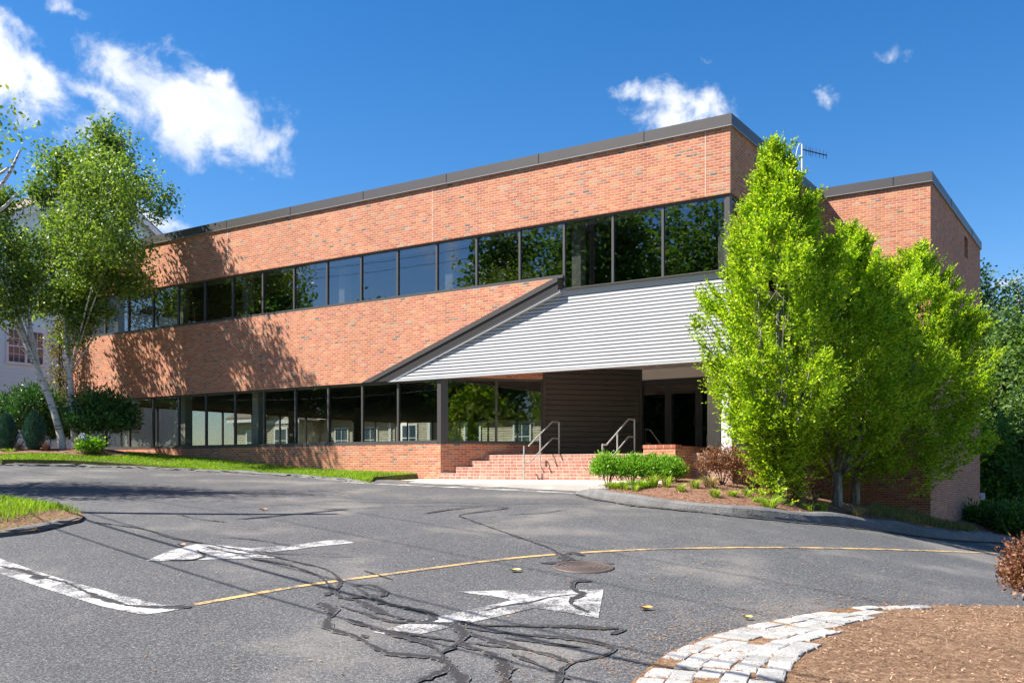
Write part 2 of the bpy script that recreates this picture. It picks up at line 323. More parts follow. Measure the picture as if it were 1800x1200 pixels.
c = t.mix(t.ss(t.m('ADD', st, t.m('MULTIPLY', pt, .35)), .73, .80), (.66, .62, .58), (.035, .03, .028)); c = t.mix(t.m('MULTIPLY', t.noise(p, 6, 4), .35), c, (.38, .35, .32))
t.L.new(c, b.inputs['Base Color']); b.inputs['Roughness'].default_value = .75; M['birch'] = m
m, t, b = mat('grey_bark'); p = t.tc().outputs['Object']
c = t.ramp(t.noise(t.vm('MULTIPLY', p, (9, 9, 2)), 1, 5, .65), [(.35, (.10, .085, .06)), (.52, (.24, .22, .17)), (.68, (.42, .40, .32))]); t.L.new(c, b.inputs['Base Color']); b.inputs['Roughness'].default_value = .9
bp = t.n('ShaderNodeBump'); bp.inputs['Distance'].default_value = .02; t.put(bp.inputs['Height'], t.noise(t.vm('MULTIPLY', p, (30, 30, 6)), 1, 4)); t.L.new(bp.outputs[0], b.inputs['Normal']); M['bark'] = m
M['twig'] = plain('brown_twig', (.16, .10, .07), .9, 0, .3)

# ------------------------------------------------------------------ terrain
_bY = np.array([-60, -20, 0, 7, 14, 21, 25, 29, 34, 40, 80, 400.]); _bZ = np.array([-2.6, -2.0, -1.66, -1.54, -1.03, -.56, -.37, -.2, .07, .12, .3, .5])
def _pchip(xs, ys):
    h = np.diff(xs); d = np.diff(ys)/h; m_ = np.zeros(len(xs)); m_[0] = d[0]; m_[-1] = d[-1]
    for i in range(1, len(xs)-1):
        if d[i-1]*d[i] > 0: w1 = 2*h[i]+h[i-1]; w2 = h[i]+2*h[i-1]; m_[i] = (w1+w2)/(w1/d[i-1]+w2/d[i])
    def f(x):
        x = np.clip(x, xs[0], xs[-1]); i = np.clip(np.searchsorted(xs, x)-1, 0, len(xs)-2); t_ = (x-xs[i])/h[i]
        return (2*t_**3-3*t_**2+1)*ys[i]+(t_**3-2*t_**2+t_)*h[i]*m_[i]+(-2*t_**3+3*t_**2)*ys[i+1]+(t_**3-t_**2)*h[i]*m_[i+1]
    return f
_base = _pchip(_bY, _bZ)
def sp(x): return np.logaddexp(0, x)
def gz(X, Y):
    X = np.asarray(X, float); Y = np.asarray(Y, float)
    side = np.clip((Y-4)/8, 0, 1); side = side*side*(3-2*side)
    return _base(Y) - .185*sp(np.minimum(X, 24)-4.3)*side + .027*sp(-np.maximum(X, -16)-5)
def hit(px, py, h=0.0, y0=3.5, y1=70):
    kx = (px-900)/FPX; kz = (HZ-py)/FPX; ys = np.linspace(y0, y1, 2400); f = kz*ys-(gz(kx*ys, ys)+h)
    i = np.where((f[:-1] > 0) & (f[1:] <= 0))[0]
    if len(i) == 0:
        i = [int(np.argmin(np.abs(f)/ys))]
    i = i[0]; y = ys[i]+(ys[1]-ys[0])*(f[i]/(f[i]-f[i+1]+1e-12) if i+1 < len(f) and f[i]*f[i+1] <= 0 else 0)
    return (kx*y, y)
def at(px, py, Y): return Vector(((px-900)/FPX*Y, Y, (HZ-py)/FPX*Y))
P0 = Vector((5.13, 22.46, 0)); RV = Vector((.8360, -.5487, 0)); BV = Vector((.5487, .8360, 0))
def loc2w(x, y, z=0): return P0+RV*x+BV*y+Vector((0, 0, z))
def w2loc(X, Y): d = Vector((X, Y, 0))-P0; return d.dot(RV), d.dot(BV)
def poly_arr(p): return np.array([(q[0], q[1]) for q in p], float)
def pdist(P, X, Y, closed=True):
    X = np.asarray(X, float); Y = np.asarray(Y, float); d = np.full(X.shape, 1e9); n = len(P)
    for i in range(n if closed else n-1):
        a = P[i]; b_ = P[(i+1) % n]; e = b_-a; L = e@e+1e-9; t_ = np.clip(((X-a[0])*e[0]+(Y-a[1])*e[1])/L, 0, 1)
        d = np.minimum(d, np.hypot(X-a[0]-t_*e[0], Y-a[1]-t_*e[1]))
    return d
def inside(P, X, Y):
    X = np.asarray(X, float); Y = np.asarray(Y, float); c = np.zeros(X.shape, bool); n = len(P)
    for i in range(n):
        a = P[i]; b_ = P[(i+1) % n]
        k = (a[1] > Y) != (b_[1] > Y); xx = (b_[0]-a[0])*(Y-a[1])/((b_[1]-a[1]) if abs(b_[1]-a[1]) > 1e-9 else 1e-9)+a[0]; c ^= k & (X < xx)
    return c
def densify(P, step, closed=True):
    out = []; n = len(P)
    for i in range(n if closed else n-1):
        a = np.array(P[i]); b_ = np.array(P[(i+1) % n]); k = max(1, int(np.hypot(*(b_-a))/step))
        out += [a+(b_-a)*j/k for j in range(k)]
    if not closed: out.append(np.array(P[-1]))
    return np.array(out)
def smooth_line(P, step=.25, it=2):
    P = np.array(P, float)
    for _ in range(it):
        Q = [P[0]]
        for a, b_ in zip(P[:-1], P[1:]): Q += [a*.75+b_*.25, a*.25+b_*.75]
        Q.append(P[-1]); P = np.array(Q)
    return densify(P, step, False)
def patch(name, poly, hf, material, cell=.5, edge=.4, skirt=0, **k):
    P = densify(poly_arr(poly), edge); x0, y0 = P.min(0); x1, y1 = P.max(0)
    gx, gy = np.meshgrid(np.arange(x0+cell/2, x1, cell), np.arange(y0+cell/2, y1, cell)); gx = gx.ravel(); gy = gy.ravel()
    ok = inside(P, gx, gy) & (pdist(P, gx, gy) > cell*.35); pts = [Vector(q) for q in P]+[Vector((a, b_)) for a, b_ in zip(gx[ok], gy[ok])]; n = len(P)
    v, e, f, *_ = delaunay_2d_cdt(pts, [(i, (i+1) % n) for i in range(n)], [], 1, 1e-5)
    X = np.array([q.x for q in v]); Y = np.array([q.y for q in v]); Z = hf(X, Y, P)
    F = []
    for q in f:
        a, b_, c_ = q[:3]; F.append(q if (X[b_]-X[a])*(Y[c_]-Y[a])-(Y[b_]-Y[a])*(X[c_]-X[a]) > 0 else q[::-1])
    V = np.c_[X, Y, Z].tolist()
    if skirt:
        b0 = len(V); V += [(p_[0], p_[1], float(hf(np.array([p_[0]]), np.array([p_[1]]), P)[0])-skirt) for p_ in P]
        key = {(round(x, 4), round(y, 4)): i for i, (x, y) in enumerate(zip(X, Y))}
        top = [key.get((round(p_[0], 4), round(p_[1], 4)), 0) for p_ in P]
        for i in range(n): j = (i+1) % n; F.append((b0+i, b0+j, top[j], top[i]))
    return nmesh(name, V, F, material, smooth=not skirt, **k)
def sst(x, a, b_): t_ = np.clip((x-a)/(b_-a), 0, 1); return t_*t_*(3-2*t_)

# big ground sheet
def axis(lo, hi, fine_lo, fine_hi, s, big):
    a = list(np.arange(fine_lo, fine_hi+1e-6, s)); x = fine_lo; st = s; L = []
    while x > lo: st = min(st*1.25, big); x -= st; L.append(x)
    x = fine_hi; st = s; H = []
    while x < hi: st = min(st*1.25, big); x += st; H.append(x)
    return np.array(L[::-1]+a+H)
ax = axis(-700, 700, -50, 40, 1.0, 60); ay = axis(-500, 900, -25, 60, 1.0, 60); GX, GY = np.meshgrid(ax, ay)
lx = (GX-P0.x)*RV.x+(GY-P0.y)*RV.y; ly = (GX-P0.x)*BV.x+(GY-P0.y)*BV.y
foot = (lx > -25.6) & (lx < 2.4) & (ly > 1) & (ly < 18.6)
GZ = gz(GX, GY)-.07-np.where(foot, 2.0, 0)-.12*np.clip(-GY-20, 0, 60)*0
nx_ = len(ax); idx = np.arange(GX.size).reshape(GX.shape); F = np.stack([idx[:-1, :-1], idx[:-1, 1:], idx[1:, 1:], idx[1:, :-1]], -1).reshape(-1, 4)
nmesh('ground', np.c_[GX.ravel(), GY.ravel(), GZ.ravel()], F, M['soil'], smooth=True, kind='structure')

edge_left = [hit(x, y) for x, y in [(-260, 812), (-100, 815), (0, 818), (120, 820), (235, 823), (330, 827), (430, 832), (520, 838), (600, 844), (650, 850)]]
edge_left = [(-40, 29.5), (-26, 29.8)]+edge_left
kerb_r_px = [(1010, 868), (1050, 878), (1110, 888), (1200, 897), (1300, 908), (1400, 918), (1500, 927), (1570, 936), (1640, 946), (1700, 951), (1790, 955)]
kerb_r = [hit(x, y) for x, y in kerb_r_px]
print('edge_left', [tuple(round(float(c), 2) for c in q) for q in edge_left]); print('kerb_r', [tuple(round(float(c), 2) for c in q) for q in kerb_r])
road_poly = [(-90, -40), (70, -40), (70, 24), (30, 26.5), (18, 28.5), (14, 26.5), (11, 24.5), (9, 22.8), (4, 22.9), (1, 24), (-1, 25.2), (-3.5, 27), (-6, 29), (-9, 30.6), (-13, 31.3), (-22, 31.3), (-90, 31.3)]
road = patch('road', road_poly, lambda X, Y, P: gz(X, Y), M['asphalt'], .7, .7, kind='structure')

def drape_poly(name, pts, h, material, parent, cell=.12, **k):
    return patch(name, pts, lambda X, Y, P: gz(X, Y)+h, material, cell, cell, **k) if parent is None else _par(patch(name, pts, lambda X, Y, P: gz(X, Y)+h, material, cell, cell, **k), parent)
def _par(o, p): o.parent = p; return o
def ribbon(mb, line, wid, h, jit=0, r_=rnd):
    line = np.array(line, float); n = len(line); prev = None
    for i in range(n):
        d = line[min(i+1, n-1)]-line[max(i-1, 0)]; L = np.hypot(*d)+1e-9; nr = np.array([-d[1], d[0]])/L
        wl = (wid[i] if hasattr(wid, '__len__') else wid)/2; a = line[i]+nr*wl*(1+jit*r_.uniform(-1, 1)); b_ = line[i]-nr*wl*(1+jit*r_.uniform(-1, 1))
        cur = (Vector((a[0], a[1], float(gz(a[0], a[1]))+h)), Vector((b_[0], b_[1], float(gz(b_[0], b_[1]))+h)))
        if prev: mb.face([prev[1], cur[1], cur[0], prev[0]], [(0, 0), (0, 0), (0, 1), (0, 1)])
        prev = cur
# road markings
yl = smooth_line([hit(x, y) for x, y in [(340, 1063), (430, 1047), (520, 1031), (600, 1020), (700, 1007), (800, 993), (900, 981), (980, 974), (1060, 969), (1150, 965), (1260, 963), (1380, 963), (1500, 965), (1620, 968), (1760, 973), (1900, 981)]], .2)
mb = MB(); ribbon(mb, yl, .10, .007); mb.build('painted_line', M['pyellow'], road, label='worn yellow centre line curving across the driveway')
drape_poly('stop_line', [hit(x, y) for x, y in [(-60, 973), (0, 982), (90, 1012), (200, 1043), (283, 1063), (338, 1064), (312, 1072), (252, 1081), (180, 1066), (90, 1038), (0, 1008), (-60, 993)]], .006, M['pwhite'], road, label='wide white painted stop line with a tar crack through it')
drape_poly('painted_arrow', [hit(x, y) for x, y in [(256, 986), (300, 967), (345, 956), (385, 958), (440, 964), (520, 957), (575, 950), (606, 949), (622, 954), (560, 960), (500, 968), (465, 972), (495, 980), (380, 983)]], .006, M['pwhite'], road, label='white painted arrow pointing left, crossed by tar lines')
drape_poly('painted_arrow', [hit(x, y) for x, y in [(653, 1111), (765, 1085), (900, 1055), (880, 1050), (803, 1040), (880, 1038), (1061, 1036), (1052, 1086), (960, 1071), (938, 1069), (820, 1096), (710, 1121)]], .006, M['pwhite'], road, label='white painted arrow pointing right, nearest the camera')
mb = MB()
for a, b_, c_, d_ in [((600, 847), (1010, 867), .24, 0), ((1010, 867), (1050, 862), .2, 0), ((700, 851.5), (1040, 853), .16, 0), ((790, 855.5), (1048, 856.5), .18, 0), ((870, 860), (1048, 860), .18, 0)]:
    ribbon(mb, densify([hit(*a), hit(*b_)], .3, False), c_, .006)
mb.build('hatch_marking', M['pwhite'], road, label='white no-parking hatching in front of the steps')
# tar sealed cracks
cr = [([(0, 995), (40, 1003), (62, 1012), (110, 1022), (150, 1040), (185, 1055), (230, 1066), (285, 1068), (338, 1066)], .07),
      ([(60, 1012), (75, 1018)], .16), ([(280, 1067), (336, 1067)], .12),
      ([(168, 918), (260, 930), (300, 947), (360, 955), (420, 968), (470, 975), (530, 990), (575, 1000), (590, 1012), (600, 1024), (590, 1040), (596, 1050)], .05),
      ([(440, 983), (500, 990), (545, 1006), (562, 1014), (577, 1026), (584, 1040), (572, 1048)], .06),
      ([(345, 967), (365, 978), (340, 985), (290, 985)], .04), ([(385, 962), (470, 972), (560, 978), (620, 979)], .03), ([(360, 962), (420, 975), (480, 974), (600, 973)], .025), ([(380, 944), (450, 948), (520, 962)], .03),
      ([(596, 1050), (640, 1058), (660, 1072), (690, 1084), (740, 1094), (800, 1100), (860, 1110)], .10),
      ([(560, 1060), (590, 1072), (574, 1090), (572, 1102), (600, 1112), (628, 1118), (650, 1135), (675, 1147), (705, 1152), (770, 1155), (785, 1165), (800, 1180), (812, 1196), (815, 1230)], .10),
      ([(640, 1122), (638, 1116)], .09), ([(596, 1066), (640, 1078), (680, 1092), (720, 1096), (800, 1096), (880, 1101), (1000, 1103), (1100, 1107)], .05),
      ([(618, 1030), (650, 1027), (672, 1036), (680, 1047), (655, 1050), (625, 1032)], .06), ([(655, 1050), (680, 1064), (740, 1072), (760, 1080), (765, 1090), (740, 1094)], .09),
      ([(614, 1050), (650, 1050), (600, 1052)], .05), ([(608, 1090), (640, 1100), (700, 1118), (760, 1135), (775, 1150), (790, 1170), (770, 1185), (735, 1200)], .08),
      ([(775, 1150), (800, 1135), (820, 1120), (812, 1112), (800, 1092), (830, 1095)], .08), ([(820, 1112), (860, 1125), (920, 1140), (980, 1155), (1000, 1165)], .09), ([(800, 1130), (860, 1148), (880, 1160), (890, 1185), (880, 1230)], .10),
      ([(860, 1110), (940, 1118), (1010, 1122), (1060, 1132), (1082, 1142), (1060, 1155), (1000, 1165), (985, 1180), (975, 1215)], .08), ([(880, 1120), (960, 1132), (1040, 1140)], .04), ([(1100, 1107), (1076, 1116)], .07),
      ([(650, 1108), (700, 1112), (800, 1128), (900, 1140)], .05), ([(900, 1150), (960, 1175), (1000, 1195)], .05), ([(850, 1101), (980, 1100), (1100, 1106)], .05),
      ([(1041, 1022), (1015, 1021), (1003, 1028), (1010, 1040), (1025, 1042), (1020, 1048), (1000, 1055), (1005, 1065), (1035, 1077)], .075), ([(1020, 1045), (975, 1048), (930, 1060), (880, 1066), (850, 1075)], .035),
      ([(820, 912), (860, 926), (910, 944), (970, 964), (985, 975), (1000, 984), (1060, 990), (1080, 991)], .045), ([(978, 972), (996, 980), (990, 990), (950, 990)], .12), ([(990, 975), (1010, 970), (1025, 977)], .07),
      ([(745, 903), (790, 896), (850, 890), (900, 892), (860, 898), (800, 905), (820, 912)], .06), ([(760, 900), (840, 888), (960, 884), (1080, 888)], .04), ([(890, 905), (960, 902), (1000, 894)], .04), ([(560, 896), (700, 890), (900, 888)], .035), ([(520, 878), (700, 884), (760, 884), (900, 883)], .035),
      ([(600, 875), (720, 880), (860, 886)], .025), ([(400, 893), (520, 886), (640, 888)], .025), ([(640, 1003), (690, 1019)], .04), ([(230, 903), (310, 902), (340, 912), (400, 918)], .035), ([(0, 895), (60, 890), (140, 893)], .02)]
mb = MB(); rr = random.Random(3)
for pts, wd in cr:
    L = smooth_line([hit(x, y) for x, y in pts], .045, 2); n = len(L)
    for i in range(1, n-1): L[i] += np.array([rr.uniform(-.009, .009), rr.uniform(-.012, .012)])
    ww = [wd*1.15*(.42+.6*abs(math.sin(i*.17+pts[0][0]))*abs(math.sin(i*.071+1))*1.5+rr.uniform(-.22, .22))*min(1, .35+i*.2, .35+(n-1-i)*.2) for i in range(n)]
    ribbon(mb, L, ww, .0105+.0006*(cr.index((pts, wd)) % 9), .38, rr)
kl = densify(kerb_r, .06, False); kl = np.array([q+np.array([rr.uniform(-.02, .02), rr.uniform(-.03, .02)-.06]) for q in kl]); ribbon(mb, kl, [.15*(.4+abs(math.sin(i*.09))+rr.uniform(-.2, .3)) for i in range(len(kl))], .0165, .5, rr)
mb.build('crack_seal', M['tar'], road, label='black tar lines sealing cracks in the driveway')
# manhole
mc = hit(1026, 997); rx = abs(hit(1082, 997)[0]-mc[0]); mb = MB(); mz = float(gz(*mc)); gnx = (float(gz(mc[0]+.3, mc[1]))-mz)/.3; gny = (float(gz(mc[0], mc[1]+.3))-mz)/.3
def disc(mb, r0, r1, h0, h1, n=40):
    for i in range(n):
        a, b_ = 2*math.pi*i/n, 2*math.pi*(i+1)/n; q = lambda r_, a_, h: (r_*math.cos(a_), r_*math.sin(a_), h+gnx*r_*math.cos(a_)+gny*r_*math.sin(a_))
        mb.face([q(r0, a, h0), q(r1, a, h1), q(r1, b_, h1), q(r0, b_, h0)] if r0 > 0 else [(0, 0, h0), q(r1, a, h1), q(r1, b_, h1)])
mo = empty('manhole_cover', (*mc, mz), label='round rusty iron manhole cover set in the driveway above the right arrow', cat='manhole cover')
disc(mb, 0, .30, .016, .016); disc(mb, .30, .31, .016, .008)
for r_ in (.08, .14, .2, .26):
    disc(mb, r_, r_+.012, .018, .022); disc(mb, r_+.012, r_+.024, .022, .018)
mb.build('cover_plate', M['iron'], mo); mb = MB(); disc(mb, .31, .315, .008, .018); disc(mb, .315, .37, .018, .018); disc(mb, .37, .385, .018, .004); mb.build('rim', M['iron'], mo)

# kerbs (asphalt berm)
def berm(name, line, wid, hgt, side, seed=0, rough=.02, **k):
    r_ = random.Random(seed); L = smooth_line(line, .14, 2); n = len(L); prof = [(0, -.05), (.02, .3), (.10, .8), (.25, 1), (.6, 1.0), (.9, .75), (1.05, -.05)]; V = []; F = []
    for i in range(n):
        d = L[min(i+1, n-1)]-L[max(i-1, 0)]; d /= np.hypot(*d)+1e-9; nr = np.array([-d[1], d[0]])*side; f = min(1, .25+i*.12, .25+(n-1-i)*.12)
        ww = wid*(1+.10*math.sin(i*.21+seed)); hh = hgt*f*(1+.12*math.sin(i*.13+2)+.10*math.sin(i*.53))
        for j, (a, b_) in enumerate(prof):
            q = L[i]+nr*ww*a+np.array([r_.uniform(-rough, rough), r_.uniform(-rough, rough)]); V.append((q[0], q[1], float(gz(q[0], q[1]))+hh*b_+(r_.uniform(-rough, rough)*.35 if b_ > 0 else 0)))
    m_ = len(prof)
    for i in range(n-1):
        for j in range(m_-1):
            q = (i*m_+j, (i+1)*m_+j, (i+1)*m_+j+1, i*m_+j+1); F.append(q if side < 0 else q[::-1])
    F.append(tuple(range(m_))); F.append(tuple(range((n-1)*m_, n*m_))[::-1])
    return nmesh(name, V, F, M['kerb'], smooth=False, kind='structure', **k)
berm('kerb', kerb_r, .42, .20, 1, 1, .009)
berm('kerb', edge_left[2:], .22, .07, 1, 2, .03)

# sidewalk slab in front of the steps
def slab_z(x, y): return -.272+.04*(y+.0)-.012*max(0, x+6)*0
mb = MB(); sp_ = [(-9.9, -1.55), (-9.2, -1.75), (-1.0, -2.1), (-1.0, .0), (-9.3, .0)]
for zoff in (0,):
    top = [loc2w(x, y, slab_z(x, y)) for x, y in sp_]; bot = [p_-Vector((0, 0, .5)) for p_ in top]
    mb.face(top)
    for i in range(len(top)): j = (i+1) % len(top); mb.face([bot[i], bot[j], top[j], top[i]])
mb.build('sidewalk', M['concrete'], kind='structure')
mb = MB(); A = [loc2w(-9.95, -1.56), loc2w(-9.2, -1.77), loc2w(-8.3, -1.81)]
for a, b_ in zip(A[:-1], A[1:]):
    za = slab_z(-9.5, -1.7)+.006; q = BV*.12
    mb.hexa([a-BV*.02+Vector((0, 0, za-.3)), b_-BV*.02+Vector((0, 0, za-.3)), b_+q+Vector((0, 0, za-.3)), a+q+Vector((0, 0, za-.3))], [a-BV*.02+Vector((0, 0, za)), b_-BV*.02+Vector((0, 0, za)), b_+q+Vector((0, 0, za)), a+q+Vector((0, 0, za))])
mb.build('kerb', M['pyellow'], kind='structure', label='short kerb end painted yellow')

# lawn strip and beds
fl = lambda x, y: tuple(loc2w(x, y))[:2]
el_in = [(x, y+.12) for x, y in edge_left]
lawn_poly = [(-60, 29.6)]+el_in+[fl(-9.9, -1.3), fl(-9.4, .05), fl(-26.5, .05), fl(-26.6, 19.8), fl(-26, 45), (-60, 60)]
birch_xy = at(118, 798, 32.2)
def lawn_h(X, Y, P=None):
    d = pdist(np.array(edge_left), X, Y, False)
    return gz(X, Y)+.05+.09*sst(d, 0, 2.5)+.22*np.exp(-((X-birch_xy.x)**2+(Y-birch_xy.y)**2)/14.)
patch('lawn', lawn_poly, lawn_h, M['soil'], .6, .4, skirt=.3, kind='structure')
def pxl(x, y, Y): q = at(x, y, Y); return (q.x, q.y)
mbed = [(-40, 31.2), pxl(-60, 800, 30.9), pxl(0, 800, 31.0), pxl(90, 806, 31.1), pxl(150, 812, 31.0), pxl(220, 810, 31.6), fl(-22.4, -.45), fl(-19.0, -.3), fl(-19.0, .04), fl(-26.4, .04), fl(-26.5, 5), (-26, 41), (-40, 40)]
patch('mulch_bed', mbed, lambda X, Y, P: lawn_h(X, Y)+.03+.05*sst(pdist(P, X, Y), 0, .6), M['mulch_red'], .35, .3, kind='structure')
kr = smooth_line(kerb_r, .4)
d_ = [kr[min(i+1, len(kr)-1)]-kr[max(i-1, 0)] for i in range(len(kr))]
kin = [tuple(p_+np.array([-e[1], e[0]])/(np.hypot(*e)+1e-9)*.30) for p_, e in zip(kr, d_)]
rbed = kin+[fl(9.5, 14.5), fl(3.2, 17.2), fl(3.1, 7.3), fl(-.2, 7.2), fl(-.8, 5), fl(-1.3, 1.0), fl(-1.36, -.02), fl(-1.1, -.04), fl(-.9, -2.1)]
rb_k = np.array(kin)
def rbed_h(X, Y, P=None): return gz(X, Y)+.12+.24*sst(pdist(rb_k, X, Y, False), .1, 2.4)
patch('mulch_bed', rbed, rbed_h, M['mulch_red'], .35, .35, kind='structure')
# woodland floor beyond the wing
patch('woodland_floor', [fl(8.5, 13.5), (17.5, 28.8), (30, 27), (70, 25), (120, 120), (10, 120), fl(3.2, 25), fl(3.2, 17.3)], lambda X, Y, P: gz(X, Y)+.05, M['floor_green'], 1.5, 1.2, kind='structure')
# near island on the right: setts and mulch
isl_out = [(1085, 1230), (1111, 1200), (1169, 1151), (1249, 1118), (1355, 1093), (1444, 1076), (1524, 1067), (1618, 1066), (1700, 1066), (1800, 1067), (1950, 1070)]
isl_o = [hit(x, y) for x, y in isl_out]
isl_poly = isl_o+[(12, 9.0), (9, 4), (2.0, 3.2), (.9, 5.2)]
patch('mulch_bed', isl_poly, lambda X, Y, P: gz(X, Y)+.015+.07*sst(pdist(np.array(isl_o), X, Y, False), 0, 1.0), M['mulch'], .15, .15, kind='structure')
def isl_h(X, Y): return gz(X, Y)+.015+.07*sst(pdist(np.array(isl_o), X, Y, False), 0, 1.0)
inner = np.array([hit(x, y) for x, y in [(1085, 1230), (1111, 1200), (1169, 1151), (1249, 1118), (1355, 1093), (1444, 1076), (1524, 1067), (1615, 1069), (1613, 1075), (1533, 1091), (1475, 1109), (1449, 1129), (1427, 1164), (1404, 1205), (1390, 1240)]])
# granite setts, one paved surface
def sett(V, F, cx, cy, ux, uy, lx_, ly_, z, r_):
    a = len(V); rings = [(1.0, -.06), (1.0, .010), (.95, .022), (.80, .026)]; n = 16; wob = [r_.uniform(.94, 1.03) for _ in range(n)]; zt = r_.uniform(-.006, .006)
    for s_, h in rings:
        for j in range(n):
            an = 2*math.pi*j/n; c_, q = math.cos(an), math.sin(an); k_ = 1/max(abs(c_), abs(q))**.93
            x = c_*k_*lx_/2*s_*wob[j]; y = q*k_*ly_/2*s_*wob[j]; X = cx+ux*x-uy*y; Y = cy+uy*x+ux*y
            V.append((X, Y, z+h+(zt if h > 0 else 0)+(r_.uniform(-.003, .003) if h > 0 else 0)))
    for k_ in range(len(rings)-1):
        for j in range(n): j2 = (j+1) % n; F.append((a+k_*n+j, a+k_*n+j2, a+(k_+1)*n+j2, a+(k_+1)*n+j))
    F.append(tuple(a+(len(rings)-1)*n+j for j in range(n)))
V = []; F = []; base_l = smooth_line(isl_o[:8], .05); rr = random.Random(11)
for row in range(11):
    off = .12+row*.205; pos = rr.uniform(0, .2); i = 0; acc = 0; nxt = .1+rr.uniform(0, .2)
    for i in range(1, len(base_l)-1):
        d = base_l[i+1]-base_l[i-1]; d /= np.hypot(*d); nr = np.array([d[1], -d[0]]); p_ = base_l[i]+nr*(off+.02*math.sin(i*.23+row)); pp = base_l[i-1]+nr*off
        acc += np.hypot(*(p_-pp))
        if acc >= nxt:
            L = rr.uniform(.24, .36); nxt = acc+L+.015
            c_ = p_+d*L/2
            if inside(inner, np.array([c_[0]]), np.array([c_[1]]))[0] and rr.random() > .07:
                an = math.atan2(d[1], d[0])+rr.uniform(-.06, .06)
                sett(V, F, c_[0], c_[1], math.cos(an), math.sin(an), L-.004, .205*rr.uniform(.90, 1.02), float(isl_h(c_[0], c_[1]))-.010, rr)
nmesh('cobblestone_paving', V, F, M['granite'], kind='structure')
# left island
li_px = [(148, 911), (140, 918), (105, 926), (60, 937), (0, 944), (-100, 952), (-260, 958)]
li_f = [hit(x, y) for x, y in li_px]; li_b = [hit(x, y) for x, y in [(-320, 885), (-100, 880), (0, 884), (60, 891), (115, 898), (140, 904)]]
li_poly = li_f+li_b
def li_h(X, Y, P=None): return gz(X, Y)+.05+.14*sst(pdist(np.array(li_poly), X, Y), 0, .9)
patch('mulch_bed', li_poly, li_h, M['mulch'], .2, .2, kind='structure')
berm('kerb', li_f[::-1], .20, .10, 1, 5, .025)
# ------------------------------------------------------------------ office building (local frame: x along the facade, y into the building)
rz = math.atan2(RV.y, RV.x)
off = empty('office_building', tuple(P0), rz, label='long two-storey red brick office building with dark window bands and a white slanted entrance canopy', cat='building')
W0 = -26.5; D = 19.5; ZT = 8.07; ZH = 6.50; ZS = 5.01; ZB = 2.61; ZL = .81
Cx = -8.563
def wallbox(mb, x0, x1, y0, y1, z0, z1): mb.box(x0, x1, y0, y1, z0, z1)
mb = MB()
mb.box(W0, 0, 0, .3, ZH, ZT); mb.box(-.3, 0, .3, 7.26, ZH, ZT); mb.box(W0, W0+.3, .3, D, ZH, ZT); mb.box(W0+.3, 0, D-.3, D, ZH, ZT)      # top band
mb.build('upper_wall', M['brick'], off)
# middle band: cut away along the diagonal of the canopy
s1x = -9.9; xs_top = -4.32                                    # diagonal from (-10.9, ZB) to (-5.9, ZS)
def facade_x(px, n=0): k = (px-900)/FPX; s_ = (P0.x-P0.y*k)/(.836+.5487*k); return -s_
xa = facade_x(640); xb = facade_x(980); print('diag', xa, xb, 'C', facade_x(774.5))
mb = MB(); poly = [(W0, ZB), (xa, ZB), (xb, ZS), (W0, ZS)]
def slabxz(mb, poly, y0, y1):
    f = [(x, y0, z) for x, z in poly]; b_ = [(x, y1, z) for x, z in poly]; mb.face(f); mb.face(b_[::-1])
    for i in range(len(poly)): j = (i+1) % len(poly); mb.face([b_[i], b_[j], f[j], f[i]])
slabxz(mb, poly, 0, .3)
mb.box(W0, W0+.3, .3, D, ZB, ZS); mb.box(W0+.3, 0, D-.3, D, ZB, ZS); mb.box(-.3, 0, 4.3, 7.26, -3, ZS)
mb.box(-.3, 0, .3, 4.3, 2.96, ZS-.35); mb.build('middle_wall', M['brick'], off)
mb = MB(); mb.prism([(W0, 0), (Cx, 0), (Cx+2.13, 2.13), (Cx+1.9, 2.36), (Cx-.12, .3), (W0, .3)], -3, ZL-.08)
mb.box(W0, W0+.3, .3, D, -3, ZL); mb.box(W0+.3, 0, D-.3, D, -3, ZL)
mb.prism([(Cx, 0), (Cx+2.13, 2.13), (Cx+2.05, 2.30), (Cx-.12, .2)], ZB+.01, 2.96)
mb.build('lower_wall', M['brick'], off)
# brick control joints: slim vertical seams, sunk light mortar
M['sealant'] = plain('sealant', (.62, .44, .34), .8)
for px in (1240, 760, 400):
    x = facade_x(px); mb = MB(); mb.box(x-.011, x+.011, -.003, .0, ZH+.01, ZT-.01); mb.build('control_joint', M['sealant'], off)
# wing
mb = MB(); wx, wy, wd_ = 3.14, 7.26, 9.97
mb.box(.0, wx, wy, wy+.3, -4, ZT); mb.box(wx-.3, wx, wy+.3, wy+6.2, -4, ZT); mb.box(wx-.3, wx, wy+7.0, wy+wd_, -4, ZT); mb.box(wx-.3, wx, wy+6.2, wy+7.0, -4, 7.15); mb.box(wx-.3, wx, wy+6.2, wy+7.0, 7.85, ZT)
mb.box(0, wx-.3, wy+wd_-.3, wy+wd_, -4, ZT); mb.build('wing_wall', M['brick'], off)
mb = MB(); mb.box(wx-.24, wx-.20, wy+6.2, wy+7.0, 7.15, 7.85); mb.build('slot_window', M['glass_dark'], off)
